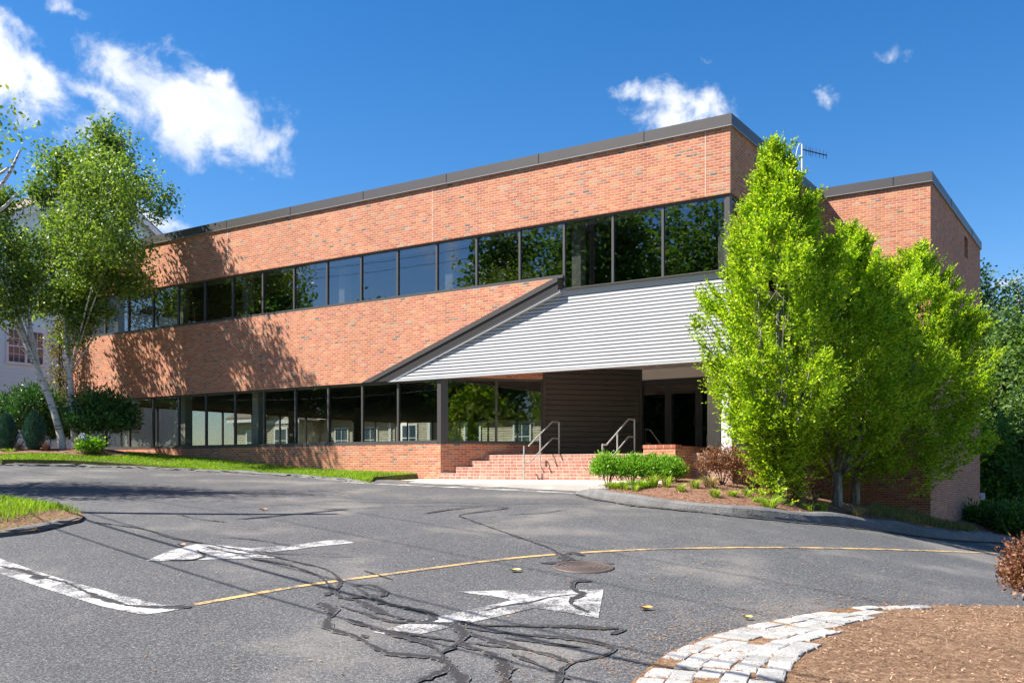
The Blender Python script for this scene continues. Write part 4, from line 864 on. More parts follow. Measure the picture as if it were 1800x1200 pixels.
def hornbeam(label, base, H, Rmax, seed, nspray, zlow, lean=(0, 0), stems=11, prof=None, fork=.7, leafL=.088, shift=(0, 0)):
    rng = np.random.default_rng(seed); r_ = random.Random(seed)
    o = empty('hornbeam_tree', base, label=label, cat='tree', group='bright green hornbeams beside the building')
    prof = prof or [(0, .10), (.05, .26), (.11, .48), (.18, .72), (.26, .92), (.34, 1), (.46, .96), (.6, .80), (.75, .54), (.88, .24), (.95, .10), (1, .01)]
    ph, pr = zip(*prof)
    lob = rng.uniform(0, 6.28, 8)
    def rad(h, a):
        base_r = np.interp(h, ph, pr)*Rmax
        return base_r*(1+.13*np.sin(3*a+lob[0]+4*h)+.10*np.sin(5*a+lob[1]-9*h)+.08*np.sin(11*h*2+2*a+lob[2])+.07*np.sin(9*a+23*h+lob[3]))
    mb = MB(); mb.tube([(0, 0, -.3), (0, 0, .0), (.01, 0, fork*.6), (0, 0, fork)], [.15, .125, .105, .11], 12)
    for i in range(stems):
        a = 2*math.pi*i/stems+r_.uniform(-.3, .3); hh = r_.uniform(.35, .8); rr_ = float(rad(hh, a))*.75; top = np.array([math.cos(a)*rr_+lean[0]*hh+shift[0], math.sin(a)*rr_+lean[1]*hh+shift[1], zlow+(H-zlow)*hh])
        z0 = fork*r_.uniform(.75, 1); c0 = np.array([math.cos(a)*.05, math.sin(a)*.05, z0]); md = np.array([top[0]*.75, top[1]*.75, z0+(top[2]-z0)*.38])
        pts = bez(c0, md, top, 8); r0 = r_.uniform(.03, .055); mb.tube(pts, [r0*(1-.85*j/7) for j in range(8)], 7)
        for j in range(3):
            p_ = pts[r_.choice((3, 4, 5, 6))]; e = np.array([r_.gauss(0, .35), r_.gauss(0, .35), r_.uniform(.5, 1.0)]); mb.tube([p_, p_+e*.5, p_+e], [.014, .009, .004], 5)
    mb.tube([(0, 0, fork*.9), (lean[0]*.4+shift[0]*.6, lean[1]*.4, H*.45), (lean[0]*.9+shift[0], lean[1]*.9+shift[1], H*.88)], [.08, .05, .012], 8)
    mb.build('trunk', M['bark'], o, smooth=True)
    npl = nspray//26; hp = rng.beta(1.2, 1.3, npl); ap = rng.uniform(0, 2*np.pi, npl); up_ = rng.uniform(.80, 1.04, npl)
    rp = rad(hp, ap)*up_; tip = np.c_[np.cos(ap)*rp, np.sin(ap)*rp, zlow+(H-zlow)*hp]; PD = np.c_[np.cos(ap)*.75, np.sin(ap)*.75, .55+.7*hp]+rng.normal(0, .15, (npl, 3)); PD /= np.linalg.norm(PD, axis=1, keepdims=True)
    PLn = rng.uniform(.6, 1.35, npl)*(1-.45*hp); k = rng.integers(0, npl, nspray); t_ = rng.random(nspray)**.8; wdt = .17*(1-t_)**.7+.02
    P = tip[k]-PD[k]*(PLn[k]*(1-t_))[:, None]*1.0+PD[k]*.10+rng.normal(0, 1, (nspray, 3))*(wdt*(1-.35*hp[k]))[:, None]
    fill = rng.random(nspray) < .06; hf_ = rng.random(nspray)*.85; af = rng.uniform(0, 6.28, nspray); rf = rad(hf_, af)*rng.random(nspray)**.5*.72; Pf = np.c_[np.cos(af)*rf, np.sin(af)*rf, zlow+(H-zlow)*hf_]; P[fill] = Pf[fill]
    h = np.clip((P[:, 2]-zlow)/(H-zlow), 0, 1); a = np.arctan2(P[:, 1], P[:, 0]); P[:, 0] += lean[0]*h+shift[0]; P[:, 1] += lean[1]*h+shift[1]; n = nspray
    D = np.c_[np.cos(a)*.66, np.sin(a)*.66, .40+.6*h]+rng.normal(0, .26, (n, 3)); D /= np.linalg.norm(D, axis=1, keepdims=True)
    SL = rng.uniform(.22, .50, n)*(1-.35*np.clip(h, 0, 1)); m_ = 13; k = np.arange(m_)
    t_ = (k+.5)/m_; PP = P[:, None, :]+D[:, None, :]*(SL[:, None]*t_[None, :])[:, :, None]
    side = np.cross(D, np.array([0, 0, 1.])); side /= np.linalg.norm(side, axis=1, keepdims=True)+1e-9; sg = np.where(k % 2 == 0, 1., -1.)
    LD = D[:, None, :]*.75+side[:, None, :]*sg[None, :, None]*.75+rng.normal(0, .28, (n, m_, 3))+np.array([0, 0, -.08]); LD[:, -1, :] = D
    PP = PP.reshape(-1, 3)+rng.normal(0, .012, (n*m_, 3)); LD = LD.reshape(-1, 3); N_ = n*m_
    L = rng.uniform(.75, 1.2, N_)*leafL*np.repeat(np.linspace(1, .72, m_)[None], n, 0).ravel()
    leaves_mesh('crown', PP, LD, L, L*.56, rng, M['lf_horn'], o)
    return o
def gpt(px, py, h=0): q = hit(px, py, h); return (q[0], q[1], float(gz(*q))+h)
b1 = at(1370, 858, 20.2); b1.z = float(rbed_h(np.array([b1.x]), np.array([b1.y]))[0])
b2 = at(1471, 887, 21.6); b2.z = float(rbed_h(np.array([b2.x]), np.array([b2.y]))[0])
b3 = at(1503, 880, 24.6); b3.z = float(rbed_h(np.array([b3.x]), np.array([b3.y]))[0])
print('trees', b1, b2, b3)
hornbeam('tallest bright green hornbeam, nearest the entrance steps, pointed crown over the brown shrubs', tuple(b1), (HZ-250)/FPX*b1.y-b1.z, 1.46, 21, 7400, .62, lean=(-.05, 0), stems=14, fork=.6)
hornbeam('bright green hornbeam in the middle, its pale trunk forking low above the mulch', tuple(b2), (HZ-402)/FPX*b2.y-b2.z, 1.62, 22, 6400, 1.15, lean=(.25, .1), stems=15, fork=.75, prof=[(0, .35), (.1, .75), (.25, 1), (.45, 1), (.62, .8), (.8, .5), (.93, .2), (1, .03)])
hornbeam('broad hornbeam farthest from the entrance, crown spreading over the corner of the wing', tuple(b3), (HZ-432)/FPX*b3.y-b3.z, 2.08, 23, 9400, .80, lean=(.5, .1), shift=(1.05, .1), stems=16, fork=.9, prof=[(0, .70), (.1, .95), (.25, 1), (.45, .98), (.62, .82), (.8, .52), (.93, .22), (1, .03)])

def broadtree(name, label, base, trunk, blobs, nclus, nleaf, leafL, lm, bm_, seed, cat='tree', group=None, tr=.14, clus=.35, droop=.0, limbs=22, wfac=.6, limb_r=.05):
    """trunk: list of points relative to base; blobs: (x,y,z,rx,ry,rz,weight) crown lobes relative to base"""
    rng = np.random.default_rng(seed); r_ = random.Random(seed); o = empty(name, base, label=label, cat=cat, group=group)
    mb = MB(); T_ = [Vector(p) for p in trunk]
    for _ in range(1):
        Q = [T_[0]]
        for a, b_ in zip(T_[:-1], T_[1:]): Q += [a.lerp(b_, .25), a.lerp(b_, .75)]
        Q.append(T_[-1]); T_ = Q
    k = len(T_); mb.tube(T_, [tr*(1-.82*(i/(k-1))**1.15) for i in range(k)], 12)
    wts = np.array([b_[6] for b_ in blobs], float); wts /= wts.sum(); ends = []
    for i in range(limbs):
        bl = blobs[rng.choice(len(blobs), p=wts)]; e = np.array(bl[:3])+rng.normal(0, .42, 3)*np.array(bl[3:6])
        cand = [t_ for t_ in T_[len(T_)//3:] if t_.z < e[2]-.2] or T_[-3:]; s_ = np.array(cand[r_.randrange(len(cand))] if r_.random() < .5 else min(cand, key=lambda q: (q-Vector(e)).length))
        md = s_*.5+e*.5+np.array([0, 0, .25*np.linalg.norm(e-s_)*.5]); pts = bez(s_, md, e, 7); l_ = np.linalg.norm(e-s_); r0 = min(limb_r, .012+.012*l_); mb.tube(pts, [r0*(1-.85*j/6) for j in range(7)], 6); ends += list(pts[3:])
    mb.build('trunk', bm_, o, smooth=True)
    ends = np.array(ends); ib = rng.choice(len(blobs), nclus, p=wts); B = np.array([b_[:6] for b_ in blobs])[ib]
    v = rng.normal(0, 1, (nclus, 3)); v /= np.linalg.norm(v, axis=1, keepdims=True); v *= (rng.random(nclus)**.42)[:, None]; C_ = B[:, :3]+v*B[:, 3:6]
    q = rng.random(nclus) < .35; C_[q] = ends[rng.integers(0, len(ends), q.sum())]+rng.normal(0, clus*.5, (q.sum(), 3))
    g_ = np.sin(C_[:, 0]*2.3+seed)*np.sin(C_[:, 1]*2.1+1)*np.sin(C_[:, 2]*2.0+2); C_ = C_[g_ < .5]; nclus = len(C_)
    cs = rng.uniform(.6, 1.3, nclus)*clus; P = C_[:, None, :]+rng.normal(0, 1, (nclus, nleaf, 3))*cs[:, None, None]*np.array([.55, .55, .48+droop*.5]); 
    D = rng.normal(0, 1, (nclus, nleaf, 3))*np.array([1, 1, .6])+np.array([0, 0, -droop*1.6]); P = P.reshape(-1, 3); D = D.reshape(-1, 3)
    L = rng.uniform(.7, 1.25, len(P))*leafL; leaves_mesh('crown', P, D, L, L*wfac, rng, lm, o)
    return o
# birches on the left
BB = birch_xy.copy(); BB.z = float(lawn_h(np.array([BB.x]), np.array([BB.y]))[0])+.02; Yb = BB.y
def rel(px, py, dy=0, base=None):
    q = at(px, py, Yb+dy); b_ = base or BB; return (q.x-b_.x, q.y-b_.y, q.z-b_.z)
def blob(px, py, rx, rz_, wt, dy=0, ry=None): p_ = rel(px, py, dy); s_ = FPX/Yb; return (*p_, rx/s_, (ry or rx)/s_, rz_/s_, wt)
b_r = BB+Vector((.16, .35, -.02)); 
broadtree('birch_tree', 'white-barked birch with the upright trunk, full crown over the left end of the building', tuple(b_r),
          [(0, 0, -.2), (-.12, 0, .9), (-.2, .05, 2.0), (-.42, .1, 4.4), (-.3, .1, 6.2), (0, 0, 8.3), (.4, 0, 9.8), (.5, 0, 10.6)],
          [blob(165, 300, 70, 60, 2.6), blob(170, 235, 35, 32, .8), blob(240, 340, 60, 36, 1.0), blob(90, 290, 48, 45, 1.0), blob(150, 400, 80, 60, 2.4), blob(180, 470, 62, 34, 1.0, -.4), blob(100, 420, 50, 50, 1.2), blob(120, 510, 60, 45, 1.2, -.3), blob(215, 495, 40, 16, .45, -.6), blob(60, 330, 30, 30, .5), blob(275, 335, 26, 20, .22), blob(130, 480, 60, 40, 1.0, -.8), blob(185, 320, 75, 62, 1.3, -2.4), blob(120, 400, 80, 55, 1.2, -2.6), blob(205, 430, 46, 34, .7, -1.8), blob(95, 440, 55, 55, 1.3, 2.2), blob(125, 380, 55, 50, 1.0, 2.4), blob(75, 540, 40, 40, .5, 2.0), blob(150, 545, 40, 26, .6, -.3), blob(85, 530, 34, 26, .4, -.3)],
          2100, 24, .12, M['lf_birch'], M['birch'], 31, tr=.12, clus=.27, droop=.35, limb_r=.035, limbs=40, group='white-barked birches')
b_l = BB+Vector((-.10, -.05, 0))
broadtree('birch_tree', 'white-barked birch whose trunk leans left out of the photo', tuple(b_l),
          [(0, 0, -.2), (-.12, 0, .7), (-.55, 0, 2.0), (-1.15, 0, 3.3), (-1.75, .0, 4.6), (-2.3, 0, 5.6), (-2.8, 0, 7.5), (-3.1, 0, 9.5)],
          [blob(15, 440, 60, 50, 1.4), blob(-40, 380, 60, 70, 1.4), blob(30, 540, 45, 34, .7), blob(-60, 520, 60, 60, 1), blob(60, 500, 30, 40, .4), blob(20, 360, 30, 30, .35), blob(60, 470, 40, 60, .8, 2.6)],
          680, 24, .12, M['lf_birch'], M['birch'], 32, tr=.135, clus=.27, droop=.35, limb_r=.035, limbs=20, group='white-barked birches')
# big tree just outside the frame whose crown shades the driveway
sx, sy = -15.6, 20.5; bz = float(gz(sx, sy))
broadtree('maple_tree', 'broad green tree at the left edge, its bare pale limbs reaching into the sky', (sx, sy, bz),
          [(0, 0, -.3), (.1, 0, 1.5), (.3, 0, 3.2), (.9, .1, 5.2), (1.7, .1, 7.2), (2.3, .1, 8.6)],
          [(1.2, -.3, 5.6, 2.4, 2.4, 1.2, 2), (-.5, 0, 7, 2.6, 2.6, 1.6, 2.5), (1.9, -.2, 8.1, 1.6, 1.8, 1.1, .8), (3.95, .3, 7.8, 1.1, 1.1, .75, .30), (2.9, -.3, 5.0, 1.5, 1.8, .7, .8)],
          900, 18, .12, M['lf_birch'], M['birch'], 33, tr=.2, clus=.42, droop=.2, limbs=30)
mp = [o for o in bpy.data.objects if o.name.startswith('maple_tree')][0]; mv = Vector((sx, sy, bz))
mb = MB(); L3 = lambda *q: at(*q)-mv
mb.tube([L3(-160, 520, 20.6), L3(-60, 400, 20.6), L3(-20, 350, 20.6), L3(8, 318, 20.6), L3(20, 298, 20.6), L3(35, 265, 20.6)], [.10, .07, .05, .04, .035, .02], 8)
mb.tube([L3(-40, 335, 20.6), L3(-10, 312, 20.5), L3(8, 300, 20.5), L3(16, 294, 20.5)], [.04, .035, .03, .02], 6); mb.tube([L3(-30, 390, 20.7), L3(10, 362, 20.7), L3(30, 340, 20.7)], [.045, .035, .02], 6)
mb.build('limb', M['birch'], mp, smooth=True, label='bare pale forked limb')
# utility pole with wires, standing left of the frame; it shades the road
px_, py_ = -13.2, 16.4; pz = float(gz(px_, py_)); up = empty('utility_pole', (px_, py_, pz), label='tall wooden utility pole left of the driveway', cat='utility pole')
mb = MB(); mb.tube([(0, 0, -.5), (0, 0, 6), (0, 0, 11.8)], [.15, .125, .10], 12); mb.build('pole', M['wood'], up); mb = MB(); mb.bar((-.8, -.8, 11.0), (.8, .8, 11.0), .1, .1, (0, 0, 1)); mb.build('crossarm', M['wood'], up)
mb = MB()
for q in (-.6, 0, .6): mb.tube([(q, q, 11.05), (q, q, 11.22)], .035, 8)
mb.build('insulator', M['white'], up)
for i, (h, r_, q) in enumerate(((5.1, .016, 0), (6.2, .03, 0), (6.7, .016, 0), (11.22, .012, -.6), (11.22, .012, .6))):
    pts = []
    for s_ in np.linspace(-30, 30, 41): f = abs(s_)/30; pts.append((q+s_*.70, q-s_*.714, h+ -1.0*(1-(2*f-1)**2)+.0*s_))
    mb = MB(); mb.tube(pts, r_, 6); mb.build('overhead_wire', M['black'], up)

# shrubs
def shrub(name, label, base, rx, ry, h, n, m_, L, lm, seed, cat='shrub', group=None, up=.2, tw=8, clus=.09, low=.12, wfac=.5, spike=0, twm=None):
    rng = np.random.default_rng(seed); r_ = random.Random(seed); o = empty(name, base, label=label, cat=cat, group=group)
    mb = MB()
    for i in range(tw):
        a = r_.uniform(0, 6.28); q = r_.uniform(.3, .85); mb.tube([(0, 0, -.05), (math.cos(a)*rx*q*.5, math.sin(a)*ry*q*.5, h*.35), (math.cos(a)*rx*q, math.sin(a)*ry*q, h*r_.uniform(.6, .95))], [.014, .010, .004], 5)
    mb.build('stem', twm or M['twig'], o)
    v = rng.normal(0, 1, (n, 3)); v[:, 2] = np.abs(v[:, 2]); v /= np.linalg.norm(v, axis=1, keepdims=True); v *= (rng.random(n)**.33)[:, None]
    wob = 1+.12*np.sin(v[:, 0]*5+seed)*np.sin(v[:, 1]*6+v[:, 2]*4); lowp = rng.random(n) < .35; v[lowp, 2] *= rng.uniform(-.35, .3, lowp.sum())
    C_ = np.c_[v[:, 0]*rx*wob, v[:, 1]*ry*wob, low*h+(h*(.42)+v[:, 2]*h*.52*wob)]; C_[:, 2] = np.maximum(C_[:, 2], low*h*.5)
    if spike: C_[:, 0] *= 1-.75*np.clip(C_[:, 2]/h, 0, 1); C_[:, 1] *= 1-.75*np.clip(C_[:, 2]/h, 0, 1)
    P = (C_[:, None, :]+rng.normal(0, clus, (n, m_, 3))).reshape(-1, 3)
    D = np.repeat(C_-np.array([0, 0, h*.4]), m_, 0)*.8/max(rx, .1)+rng.normal(0, .7, (n*m_, 3))+np.array([0, 0, up*2])
    Ls = rng.uniform(.7, 1.2, len(P))*L; leaves_mesh('foliage', P, D, Ls, Ls*wfac, rng, lm, o); return o
def blades(name, label, base, rx, ry, h, n, lm, seed, cat='plant', group=None, wd=.018, fl=.5, kind=None, parent=None):
    """arching blades in a clump"""
    rng = np.random.default_rng(seed); a = rng.uniform(0, 6.28, n); q = rng.random(n)**.6; B = np.c_[np.cos(a)*rx*q*.35, np.sin(a)*ry*q*.35, np.zeros(n)-.02]
    hh = rng.uniform(.55, 1.05, n)*h; out = np.c_[np.cos(a)*rx*q*fl*1.6, np.sin(a)*ry*q*fl*1.6, np.zeros(n)]; s_ = np.c_[-np.sin(a), np.cos(a), np.zeros(n)]+rng.normal(0, .3, (n, 3)); s_ /= np.linalg.norm(s_, axis=1, keepdims=True)
    w_ = (rng.uniform(.6, 1.2, n)*wd)[:, None]; m1 = B+out*.35+np.c_[np.zeros(n), np.zeros(n), hh*.65]; t_ = B+out+np.c_[np.zeros(n), np.zeros(n), hh*rng.uniform(.6, 1, n)]
    V = np.stack([B-s_*w_*.5, B+s_*w_*.5, m1+s_*w_*.5, m1-s_*w_*.5, t_+s_*w_*.08, t_-s_*w_*.08], 1).reshape(-1, 3); i = np.arange(n)*6
    F = np.concatenate([np.stack([i, i+1, i+2, i+3], 1), np.stack([i+3, i+2, i+4, i+5], 1)])
    if parent: return nmesh(name, V, F, lm, parent)
    return nmesh(name, V, F, lm, None, loc=base, label=label, category=None, cat=cat, group=group, kind=kind) if False else tag(nmesh(name, V, F, lm, None, loc=base), label, cat, group, kind)
def lz(x, y, f): return float(f(np.array([x]), np.array([y]), None)[0])
def onbed(px, Y): k = (px-900)/FPX; x = k*Y; return (x, Y, lz(x, Y, rbed_h))
def onlawn(px, Y): x = (px-900)/FPX*Y; return (x, Y, lz(x, Y, lawn_h)+.04)
# four clipped green shrubs by the steps
GS = 'clipped green shrubs by the steps'
for i, (px, Y, lab) in enumerate(((1068, 22.0, 'round bright green shrub, leftmost of the four in front of the brick steps'), (1110, 21.9, 'round bright green shrub, second from the left of the four by the steps'), (1146, 21.8, 'round bright green shrub, third from the left of the four by the steps'), (1176, 21.7, 'round bright green shrub at the right end, against the low brick wall'))):
    x = (px-900)/FPX*Y; base = (x, Y, float(gz(x, Y))+.12); shrub('green_shrub', lab, base, .34+.03*(i == 0), .34, .66, 420, 14, .062, M['lf_box'], 50+i, group=GS, low=.18, clus=.055)
# brown shrubs
shrub('brown_shrub', 'large rounded red-brown dying shrub against the low brick wall', onbed(1270, 21.3), .58, .5, .80, 520, 12, .05, M['lf_red'], 60, group='brown dying shrubs in the bed', clus=.06)
shrub('brown_shrub', 'sparse pinkish-brown shrub between the big brown shrub and the tallest tree', onbed(1325, 21.0), .55, .45, .52, 330, 11, .045, M['lf_brown'], 61, group='brown dying shrubs in the bed', clus=.07, tw=26)
shrub('brown_shrub', 'small brown shrub just right of the tallest tree trunk', onbed(1395, 21.2), .30, .3, .40, 170, 11, .045, M['lf_red'], 62, group='brown dying shrubs in the bed', clus=.06)
shrub('brown_shrub', 'small reddish shrub with pale twigs left of the forking trunk', onbed(1433, 21.6), .34, .3, .50, 160, 11, .045, M['lf_red'], 63, group='brown dying shrubs in the bed', clus=.07, tw=20)
# grass-like clumps in the bed
SG = 'straw-coloured dried clumps in the right bed'
for i, (px, Y, r_, h, lab) in enumerate(((1248, 20.4, .28, .36, 'dry straw-coloured clump in front of the large brown shrub'), (1358, 20.3, .26, .38, 'dry straw-coloured clump left of the tallest tree trunk'), (1408, 20.7, .24, .36, 'dry grey straw clump between the two tree trunks'), (1504, 20.7, .30, .24, 'low blond tuft beyond the forking tree trunk'))):
    blades('dry_clump', lab, onbed(px, Y), r_, r_, h, 150, M['lf_straw'], 70+i, group=SG, cat='dry plant')
GG = 'lime-green daylily clumps in the right bed'
lily = [(1098, 20.9, .30, 'green tuft at the left tip of the bed'), (1172, 20.7, .34, 'tall lime clump before the rightmost green shrub'), (1148, 20.9, .38, 'lime spikes between the green shrubs'), (1196, 20.0, .22, 'small lime clump below the low wall corner'), (1222, 20.3, .24, 'lime clump left of the dry straw clump'), (1258, 19.4, .24, 'lime clump near the kerb under the large brown shrub'), (1288, 19.6, .17, 'small yellowing clump right of the large brown shrub'), (1315, 19.9, .20, 'narrow lime clump before the pinkish-brown shrub'),
        (1352, 19.0, .28, 'widest lime clump, near the kerb below the tallest tree'), (1337, 19.4, .16, 'small lime clump beside the widest one'), (1423, 19.7, .24, 'narrow lime clump near the kerb left of the forking trunk'), (1446, 20.0, .30, 'spiky lime clump at the foot of the forking trunk'), (1116, 20.6, .2, 'low green clump near the kerb by the sidewalk')]
for i, (px, Y, h, lab) in enumerate(lily):
    blades('lime_clump', lab, onbed(px, Y), .20 if i != 8 else .34, .2, h, 70 if i != 8 else 130, M['lf_lime'], 90+i, group=GG, cat='plant', wd=.02)
blades('grass_tuft', 'soft green grass tuft at the left tip of the right bed', onbed(1125, 20.9), .40, .3, .26, 520, M['lf_grass'], 110, cat='plant', wd=.010)
blades('grass_tuft', 'pale yellow-green grass tuft beside the sidewalk', onbed(1082, 21.3), .36, .3, .22, 400, M['lf_lime'], 111, cat='plant', wd=.010)
# sedge strip beside the wing
rng = np.random.default_rng(5); VV = []; FF = []; cnt = 0
def blade_field(name, xs, ys, zs, h, wd, lm, seed, bend=.5, **k):
    rng = np.random.default_rng(seed); n = len(xs); a = rng.uniform(0, 6.28, n); hh = rng.uniform(.5, 1.1, n)*h; s_ = np.c_[np.cos(a), np.sin(a), np.zeros(n)]*wd*.5; a2 = rng.uniform(0, 6.28, n)
    o_ = np.c_[np.cos(a2), np.sin(a2), np.zeros(n)]*(hh*bend*rng.random(n))[:, None]; B = np.c_[xs, ys, zs-.01]; m1 = B+o_*.35+np.c_[np.zeros(n), np.zeros(n), hh*.6]; t_ = B+o_+np.c_[np.zeros(n), np.zeros(n), hh]
    V = np.stack([B-s_, B+s_, m1+s_*.8, m1-s_*.8, t_], 1).reshape(-1, 3); i = np.arange(n)*5
    F = [tuple(q) for q in np.stack([i, i+1, i+2, i+3], 1).tolist()]+[tuple(q) for q in np.stack([i+3, i+2, i+4], 1).tolist()]
    return nmesh(name, V, F, lm, None, **k)
def scatter(poly, n, seed, fn=None):
    P = poly_arr(poly); rng = np.random.default_rng(seed); x = rng.uniform(P[:, 0].min(), P[:, 0].max(), n*4); y = rng.uniform(P[:, 1].min(), P[:, 1].max(), n*4); ok = inside(P, x, y)
    if fn is not None: ok &= fn(x, y, rng)
    return x[ok][:n], y[ok][:n]
sedge = [onbed(1520, 21.2)[:2], onbed(1600, 22.6)[:2], onbed(1660, 24.2)[:2], onbed(1720, 27)[:2], onbed(1712, 30)[:2], onbed(1655, 26.6)[:2], onbed(1600, 25.8)[:2], onbed(1540, 24.6)[:2]]
x, y = scatter(sedge, 9000, 4); z = rbed_h(x, y); blade_field('sedge', x, y, z, .20, .012, M['lf_olive'], 6, .9, kind='stuff', label='olive and straw sedge ground cover along the foot of the wing', cat='ground cover') if False else tag(blade_field('sedge', x, y, z, .20, .012, M['lf_olive'], 6, .9), None, None, None, 'stuff')
# lawn grass strip
front = np.array(edge_left)
def strip(x, y, rng):
    if True: pn = .5+.5*np.sin(x*1.9+1.3*np.sin(y*2.3))*np.sin(y*2.7+x*.6)
    d = pdist(front, x, y, False); mb_ = inside(poly_arr(mbed), x, y); return (~mb_) & (rng.random(len(x)) < np.clip(1.15-.12*d, .3, 1)*np.clip(.35+pn, 0, 1)) & (x > -24)
front_poly = [q for q in el_in if q[0] > -24]+[fl(-9.9, -1.3), fl(-9.4, .05), fl(-20, .05), (-24, 33)]
x, y = scatter(front_poly, 52000, 8, strip); z = lawn_h(x, y)
tag(blade_field('grass', x, y, z, .085, .016, M['lf_grass'], 9, .8), None, None, None, 'stuff')
x, y = scatter(li_poly, 9000, 10, lambda x, y, r: (pdist(np.array(li_f), x, y, False) > .55) | (r.random(len(x)) < .03)); z = li_h(x, y)
tag(blade_field('grass', x, y, z, .15, .012, M['lf_grass'], 12, .7), None, None, None, 'stuff')
# left bed
shrub('rhododendron', 'large dark green rhododendron against the left end of the office wall', onlawn(178, 32.6), 1.15, .8, 2.0, 700, 14, .15, M['lf_rhodo'], 130, low=.06, clus=.13, wfac=.34)
shrub('rhododendron', 'dark green rhododendron behind the junipers, left of the birch trunks', onlawn(62, 34.2), 1.2, .8, 2.3, 620, 14, .15, M['lf_rhodo'], 131, low=.05, clus=.13, wfac=.34)
shrub('rhododendron', 'dark rhododendron cut by the left edge of the photo', onlawn(-5, 34.6), 1.0, .8, 2.1, 420, 14, .15, M['lf_rhodo'], 132, low=.05, clus=.13, wfac=.34)
shrub('rhododendron', 'low dark rhododendron behind the birch trunks', onlawn(112, 34.4), .7, .6, 1.4, 260, 14, .14, M['lf_rhodo'], 133, low=.05, clus=.12, wfac=.34)
def juniper(label, px, Y, h, seed):
    rng = np.random.default_rng(seed); o = empty('juniper', onlawn(px, Y), label=label, cat='shrub', group='slim blue-green junipers'); n = 5200; hz = rng.random(n)**.9; a = rng.uniform(0, 6.28, n); q = rng.random(n)**.5*.36*np.sin(np.pi*np.clip(hz*.86+.12, 0, 1))**.8
    P = np.c_[np.cos(a)*q, np.sin(a)*q, hz*h*.92]; D = np.c_[np.cos(a)*.25, np.sin(a)*.25, np.ones(n)]+rng.normal(0, .2, (n, 3)); L = rng.uniform(.08, .16, n); leaves_mesh('foliage', P, D, L, L*.14, rng, M['lf_blue'], o); mb = MB(); mb.tube([(0, 0, -.1), (0, 0, h*.8)], [.03, .01], 6); mb.build('stem', M['twig'], o)
juniper('slim blue-green juniper nearer the birch trunks', 60, 31.7, 1.35, 140); juniper('slim blue-green juniper at the left edge of the photo', 11, 31.7, 1.30, 141)
hy = shrub('hydrangea', 'small hydrangea with one blue flower head in front of the big rhododendron', onlawn(157, 31.4), .42, .3, .50, 90, 10, .11, M['lf_box'], 150, low=.05, clus=.09, wfac=.6)
for dx, dz, r_, mm in ((-.10, .56, .085, 'lf_blossom'), (-.02, .50, .06, 'lf_blossom'), (-.28, .44, .06, 'lf_blossom_old'), (-.22, .34, .06, 'lf_blossom_old')):
    v = np.random.default_rng(int(dz*100)).normal(0, 1, (120, 3)); v /= np.linalg.norm(v, axis=1, keepdims=True); leaves_mesh('flower_head', v*r_+np.array([dx, -.3, dz]), v+np.random.default_rng(1).normal(0, .8, (120, 3)), np.full(120, .04), np.full(120, .035), np.random.default_rng(2), M[mm], hy)
for i, (px, Y, lab) in enumerate(((34, 31.6, 'dry brown clump between the two junipers'), (82, 31.5, 'dry brown clump left of the birch trunks'))): blades('dry_clump', lab, onlawn(px, Y), .3, .25, .42, 90, M['lf_brown'], 160+i, cat='dry plant', group='dry clumps in the left bed', wd=.012)
blades('lime_clump', 'small bright green clump below the left juniper', onlawn(18, 31.4), .35, .2, .2, 80, M['lf_lime'], 165)
# ragged golden conifer behind the birch
cb = onlawn(104, 36.5); broadtree('golden_cypress', 'thin ragged yellow-green cypress behind the birch trunks', cb, [(0, 0, 0), (.05, 0, 2), (0, 0, 4), (.05, 0, 5.2)], [(0, 0, 1.6, .7, .6, .7, 1), (.2, 0, 2.8, .6, .5, .7, 1), (-.1, 0, 4.0, .45, .4, .7, .8), (0, 0, 4.9, .25, .25, .4, .3)], 210, 22, .08, M['lf_gold'], M['twig'], 170, tr=.07, clus=.26, limbs=20, limb_r=.02)
# barberry at the right edge
bbp = hit(1800, 1112); shrub('barberry_shrub', 'leafy red-brown barberry shrub cut by the right edge of the photo', (bbp[0]+.30, bbp[1]+.1, float(gz(*bbp))+.07), .42, .4, .92, 560, 13, .045, M['lf_red'], 180, low=.05, clus=.06, wfac=.6, tw=26)
# woodland beyond the wing
def wtree(label, px, Y, top, width, mat_, seed, name='woodland_tree', nb=6, group='trees beyond the wing', n=620, cl=.75, LL=.24):
    k = (px-900)/FPX; x = k*Y; z = float(gz(x, Y)); H = (HZ-top)/FPX*Y-z; r_ = random.Random(seed); W_ = width/FPX*Y/2
    bl = [(r_.uniform(-.35, .35)*W_, r_.uniform(-.3, .3)*W_, H*f, W_*s_, W_*s_, H*.13, s_) for f, s_ in ((.12, .9), (.27, 1.0), (.42, 1.0), (.57, .95), (.72, .8), (.86, .5), (.95, .22))]
    broadtree(name, label, (x, Y, z), [(0, 0, -.3), (.1, 0, H*.3), (0, .1, H*.6), (0, 0, H*.93)], bl, n, 24, LL, mat_, M['bark'], seed, tr=.22, clus=cl, limbs=26, group=group, limb_r=.06)
wtree('dark pine with a rounded top at the left edge of the woods', 1722, 52, 495, 70, M['lf_pine'], 201)
wtree('tall dark pine at the right edge of the photo', 1790, 55, 478, 120, M['lf_pine'], 202)
wtree('grey-green leafy tree in front of the tall pine', 1762, 46, 560, 130, M['lf_dark'], 203)
wtree('dark leafy tree cut by the right edge', 1830, 42, 600, 130, M['lf_dark'], 204)
wtree('mid-green maple low beside the end of the wing', 1748, 37, 742, 90, M['lf_mid'], 205, n=420, cl=.5, LL=.2)
wtree('dark maple low at the right edge', 1800, 38, 705, 110, M['lf_dark'], 206, n=480, cl=.5, LL=.2)
wtree('dark tree filling the gap behind the wing', 1700, 48, 600, 110, M['lf_dark'], 207)
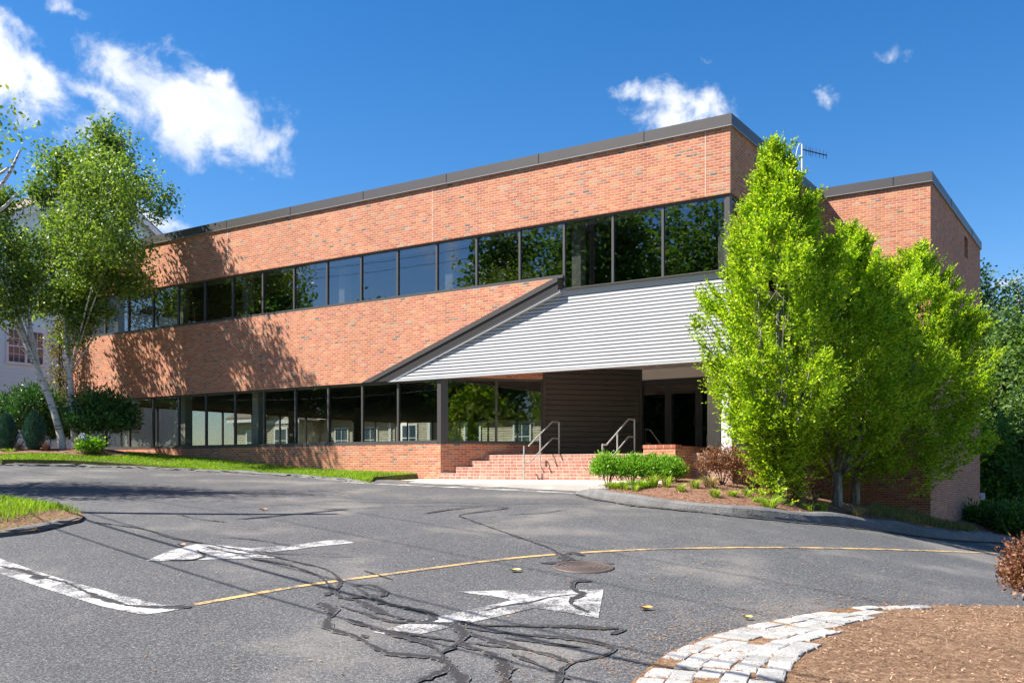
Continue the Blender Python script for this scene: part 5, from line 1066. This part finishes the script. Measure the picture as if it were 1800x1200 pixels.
wtree('woodland tree beyond the right edge', 1900, 44, 520, 150, M['lf_dark'], 208)
for i, (px, Y, w_, h) in enumerate(((1735, 31.5, .9, 1.0), (1772, 31, 1.0, 1.2), (1805, 30, 1.0, 1.2))):
    x = (px-900)/FPX*Y; shrub('undergrowth_bush', ('low green bush at the far corner of the wing', 'reddish-green bush at the edge of the woods', 'green bush at the right edge above the road')[i], (x, Y, float(gz(x, Y))+.02), w_, .8, h, 260, 12, .13, (M['lf_mid'], M['lf_dark'], M['lf_mid'])[i], 220+i, group='bushes along the edge of the woods', low=.03, clus=.12)
# blue barrel at the foot of the woods
x = (1741-900)/FPX*33; bl_ = empty('blue_barrel', (x, 33, float(gz(x, 33))+.05), label='small blue barrel in the shade beyond the corner of the wing', cat='barrel')
mb = MB(); mb.tube([(0, 0, 0), (0, 0, .05), (0, 0, .3), (0, 0, .32), (0, 0, .6), (0, 0, .62), (0, 0, .9), (0, 0, .94)], [.24, .27, .28, .30, .30, .28, .27, .24], 20); mb.build('drum', plain('blue_plastic', (.03, .08, .35), .5), bl_)
mb = MB(); mb.tube([(0, 0, .935), (0, 0, .97)], .25, 20); mb.build('lid', M['black'], bl_)
# trees across the lot (they show in the window glass)
def far_tree(i, x, y, H, W_, mm, lab):
    z = float(gz(x, y)); r_ = random.Random(300+i); bl = [(r_.uniform(-.3, .3)*W_, r_.uniform(-.3, .3)*W_, H*f, W_*s_, W_*s_, H*.15, s_) for f, s_ in ((.1, .8), (.25, 1), (.42, 1.05), (.6, .95), (.76, .75), (.9, .4))]
    broadtree('roadside_tree', lab, (x, y, z), [(0, 0, -.3), (0, .1, H*.3), (.1, 0, H*.6), (0, 0, H*.95)], bl, 950, 22, .42, mm, M['bark'], 300+i, tr=.25, clus=.9, limbs=16, group='trees across the car park')
ft = [(-46, 29, 15), (-46, 24, 14.3), (-45, 19, 11.6), (-44, 15.5, 11.8), (-42, 12.5, 10.5), (-36, 10.5, 17), (-34.5, 6.5, 18.5), (-32.5, 2.5, 19), (-30, -2, 19.5), (-27, -8, 19), (-20, -26, 17), (-8, -30, 15), (7, -13, 13), (15, -11, 14), (11.5, -3.5, 6.5), (9.5, -14, 12), (-44, 2, 22), (-42, -6, 23)]
names = ['beside the far car park corner', 'behind the pole', 'left of the entrance drive', 'near the grey house', 'opposite the office front', 'opposite the upper windows', 'opposite the entrance', 'behind the viewer to the left', 'straight behind the viewer', 'behind the viewer to the right', 'farther right behind the viewer', 'at the far right behind the viewer', 'low in the gap', 'far beyond the gap', 'close behind the viewer', 'nearest behind the viewer', 'tall in the back row', 'tallest in the back row', 'at the end of the back row']
for i, ((x, y, H), nm) in enumerate(zip(ft, names)): far_tree(i, x, y, H, H*.33, M['lf_mid'] if i != 14 else M['lf_horn'], 'leafy green tree '+nm)
# litter
rng = np.random.default_rng(77); n = 26000; x, y = scatter(isl_poly, n, 78); z = isl_h(x, y)+.02; a = rng.uniform(0, 6.28, len(x)); keep = rng.random(len(x)) < .9
def flat_bits(name, x, y, z, L, wd, mm, seed, tilt=.25, **k):
    rng = np.random.default_rng(seed); n = len(x); a = rng.uniform(0, 6.28, n); D = np.c_[np.cos(a), np.sin(a), rng.normal(0, tilt, n)]; S = np.c_[-np.sin(a), np.cos(a), rng.normal(0, tilt, n)]; P = np.c_[x, y, z]; l_ = (rng.uniform(.5, 1.3, n)*L)[:, None]; w_ = (rng.uniform(.5, 1.3, n)*wd)[:, None]
    V = np.stack([P-D*l_*.5, P+S*w_*.5, P+D*l_*.5, P-S*w_*.5], 1).reshape(-1, 3); return tag(nmesh(name, V, np.arange(4*n).reshape(n, 4), mm), None, None, None, 'stuff')
inn = inside(inner, x, y)
M['chip'] = leaf('bark_chip', [(.08, .035, .02), (.20, .10, .06), (.34, .20, .12), (.50, .36, .24)], .05, .9)
flat_bits('mulch_chips', x[~inn], y[~inn], z[~inn], .040, .011, M['chip'], 79)
flat_bits('pine_needles', x[inn][:2600], y[inn][:2600], z[inn][:2600]-.006, .05, .006, M['litter'], 80, .35)
x, y = scatter([tuple(q) for q in isl_o]+[hit(1900, 1040), hit(1500, 1020), hit(1200, 1050), hit(1000, 1100), hit(860, 1180), hit(900, 1230)], 900, 81); flat_bits('pine_needles', x, y, gz(x, y)+.014, .075, .006, M['litter'], 82, .04)
x, y = scatter([hit(150, 1190), hit(60, 960), hit(500, 900), hit(1100, 910), hit(1600, 980), hit(1700, 1050), hit(1000, 1190)], 420, 83); flat_bits('leaf_litter', x, y, gz(x, y)+.014, .05, .02, M['litter'], 84, .08)
x, y = scatter(rbed[:len(kin)]+[onbed(1560, 21.8)[:2], onbed(1440, 21.6)[:2], onbed(1250, 21.6)[:2], onbed(1100, 21.5)[:2]], 9000, 85); flat_bits('mulch_chips', x, y, rbed_h(x, y)+.02, .06, .016, M['chip'], 86)
x, y = scatter(li_poly, 2500, 87); flat_bits('mulch_chips', x, y, li_h(x, y)+.015, .05, .014, M['chip'], 88)
x, y = scatter([tuple(q) for q in isl_o[1:9]]+[tuple(np.array(q)+np.array([-.25, .45])) for q in isl_o[1:9]][::-1], 1500, 91); flat_bits('mulch_chips', x, y, gz(x, y)+.013, .035, .010, M['chip'], 92, .05)
LF = 'single fallen leaves on the driveway'
for i, (px, py, s_, lab, c) in enumerate(((904, 1005, .075, 'curled pale yellow leaf on the asphalt left of the manhole', (.62, .52, .18)), (1134, 1072, .07, 'orange leaf on the asphalt right of the large arrow', (.60, .28, .06)), (1313, 1089, .05, 'small yellow leaf near the granite setts', (.60, .50, .15)), (462, 897, .08, 'rust-red leaf in the tree shadow band', (.45, .16, .07)), (318, 960, .06, 'tan leaf beside the left arrow head', (.45, .28, .12)))):
    q = hit(px, py); V = []; n = 9
    for ring in (0, 1, 2):
        for j in range(n): an = 2*math.pi*j/n; r_ = s_*(0, .5, 1)[ring]*(1+.2*math.cos(an*3)); V.append((r_*math.cos(an), r_*.6*math.sin(an), .004+.018*(ring/2)**2*(1+.5*math.sin(2*an))+.004*ring))
    F = [(r_*n+j, r_*n+(j+1) % n, (r_+1)*n+(j+1) % n, (r_+1)*n+j) for r_ in (0, 1) for j in range(n)]
    tag(nmesh('fallen_leaf', V, F, plain('leaf_litter_%d' % i, c, .7), None, loc=(q[0], q[1], float(gz(*q))+.008)), lab, 'leaf', LF)
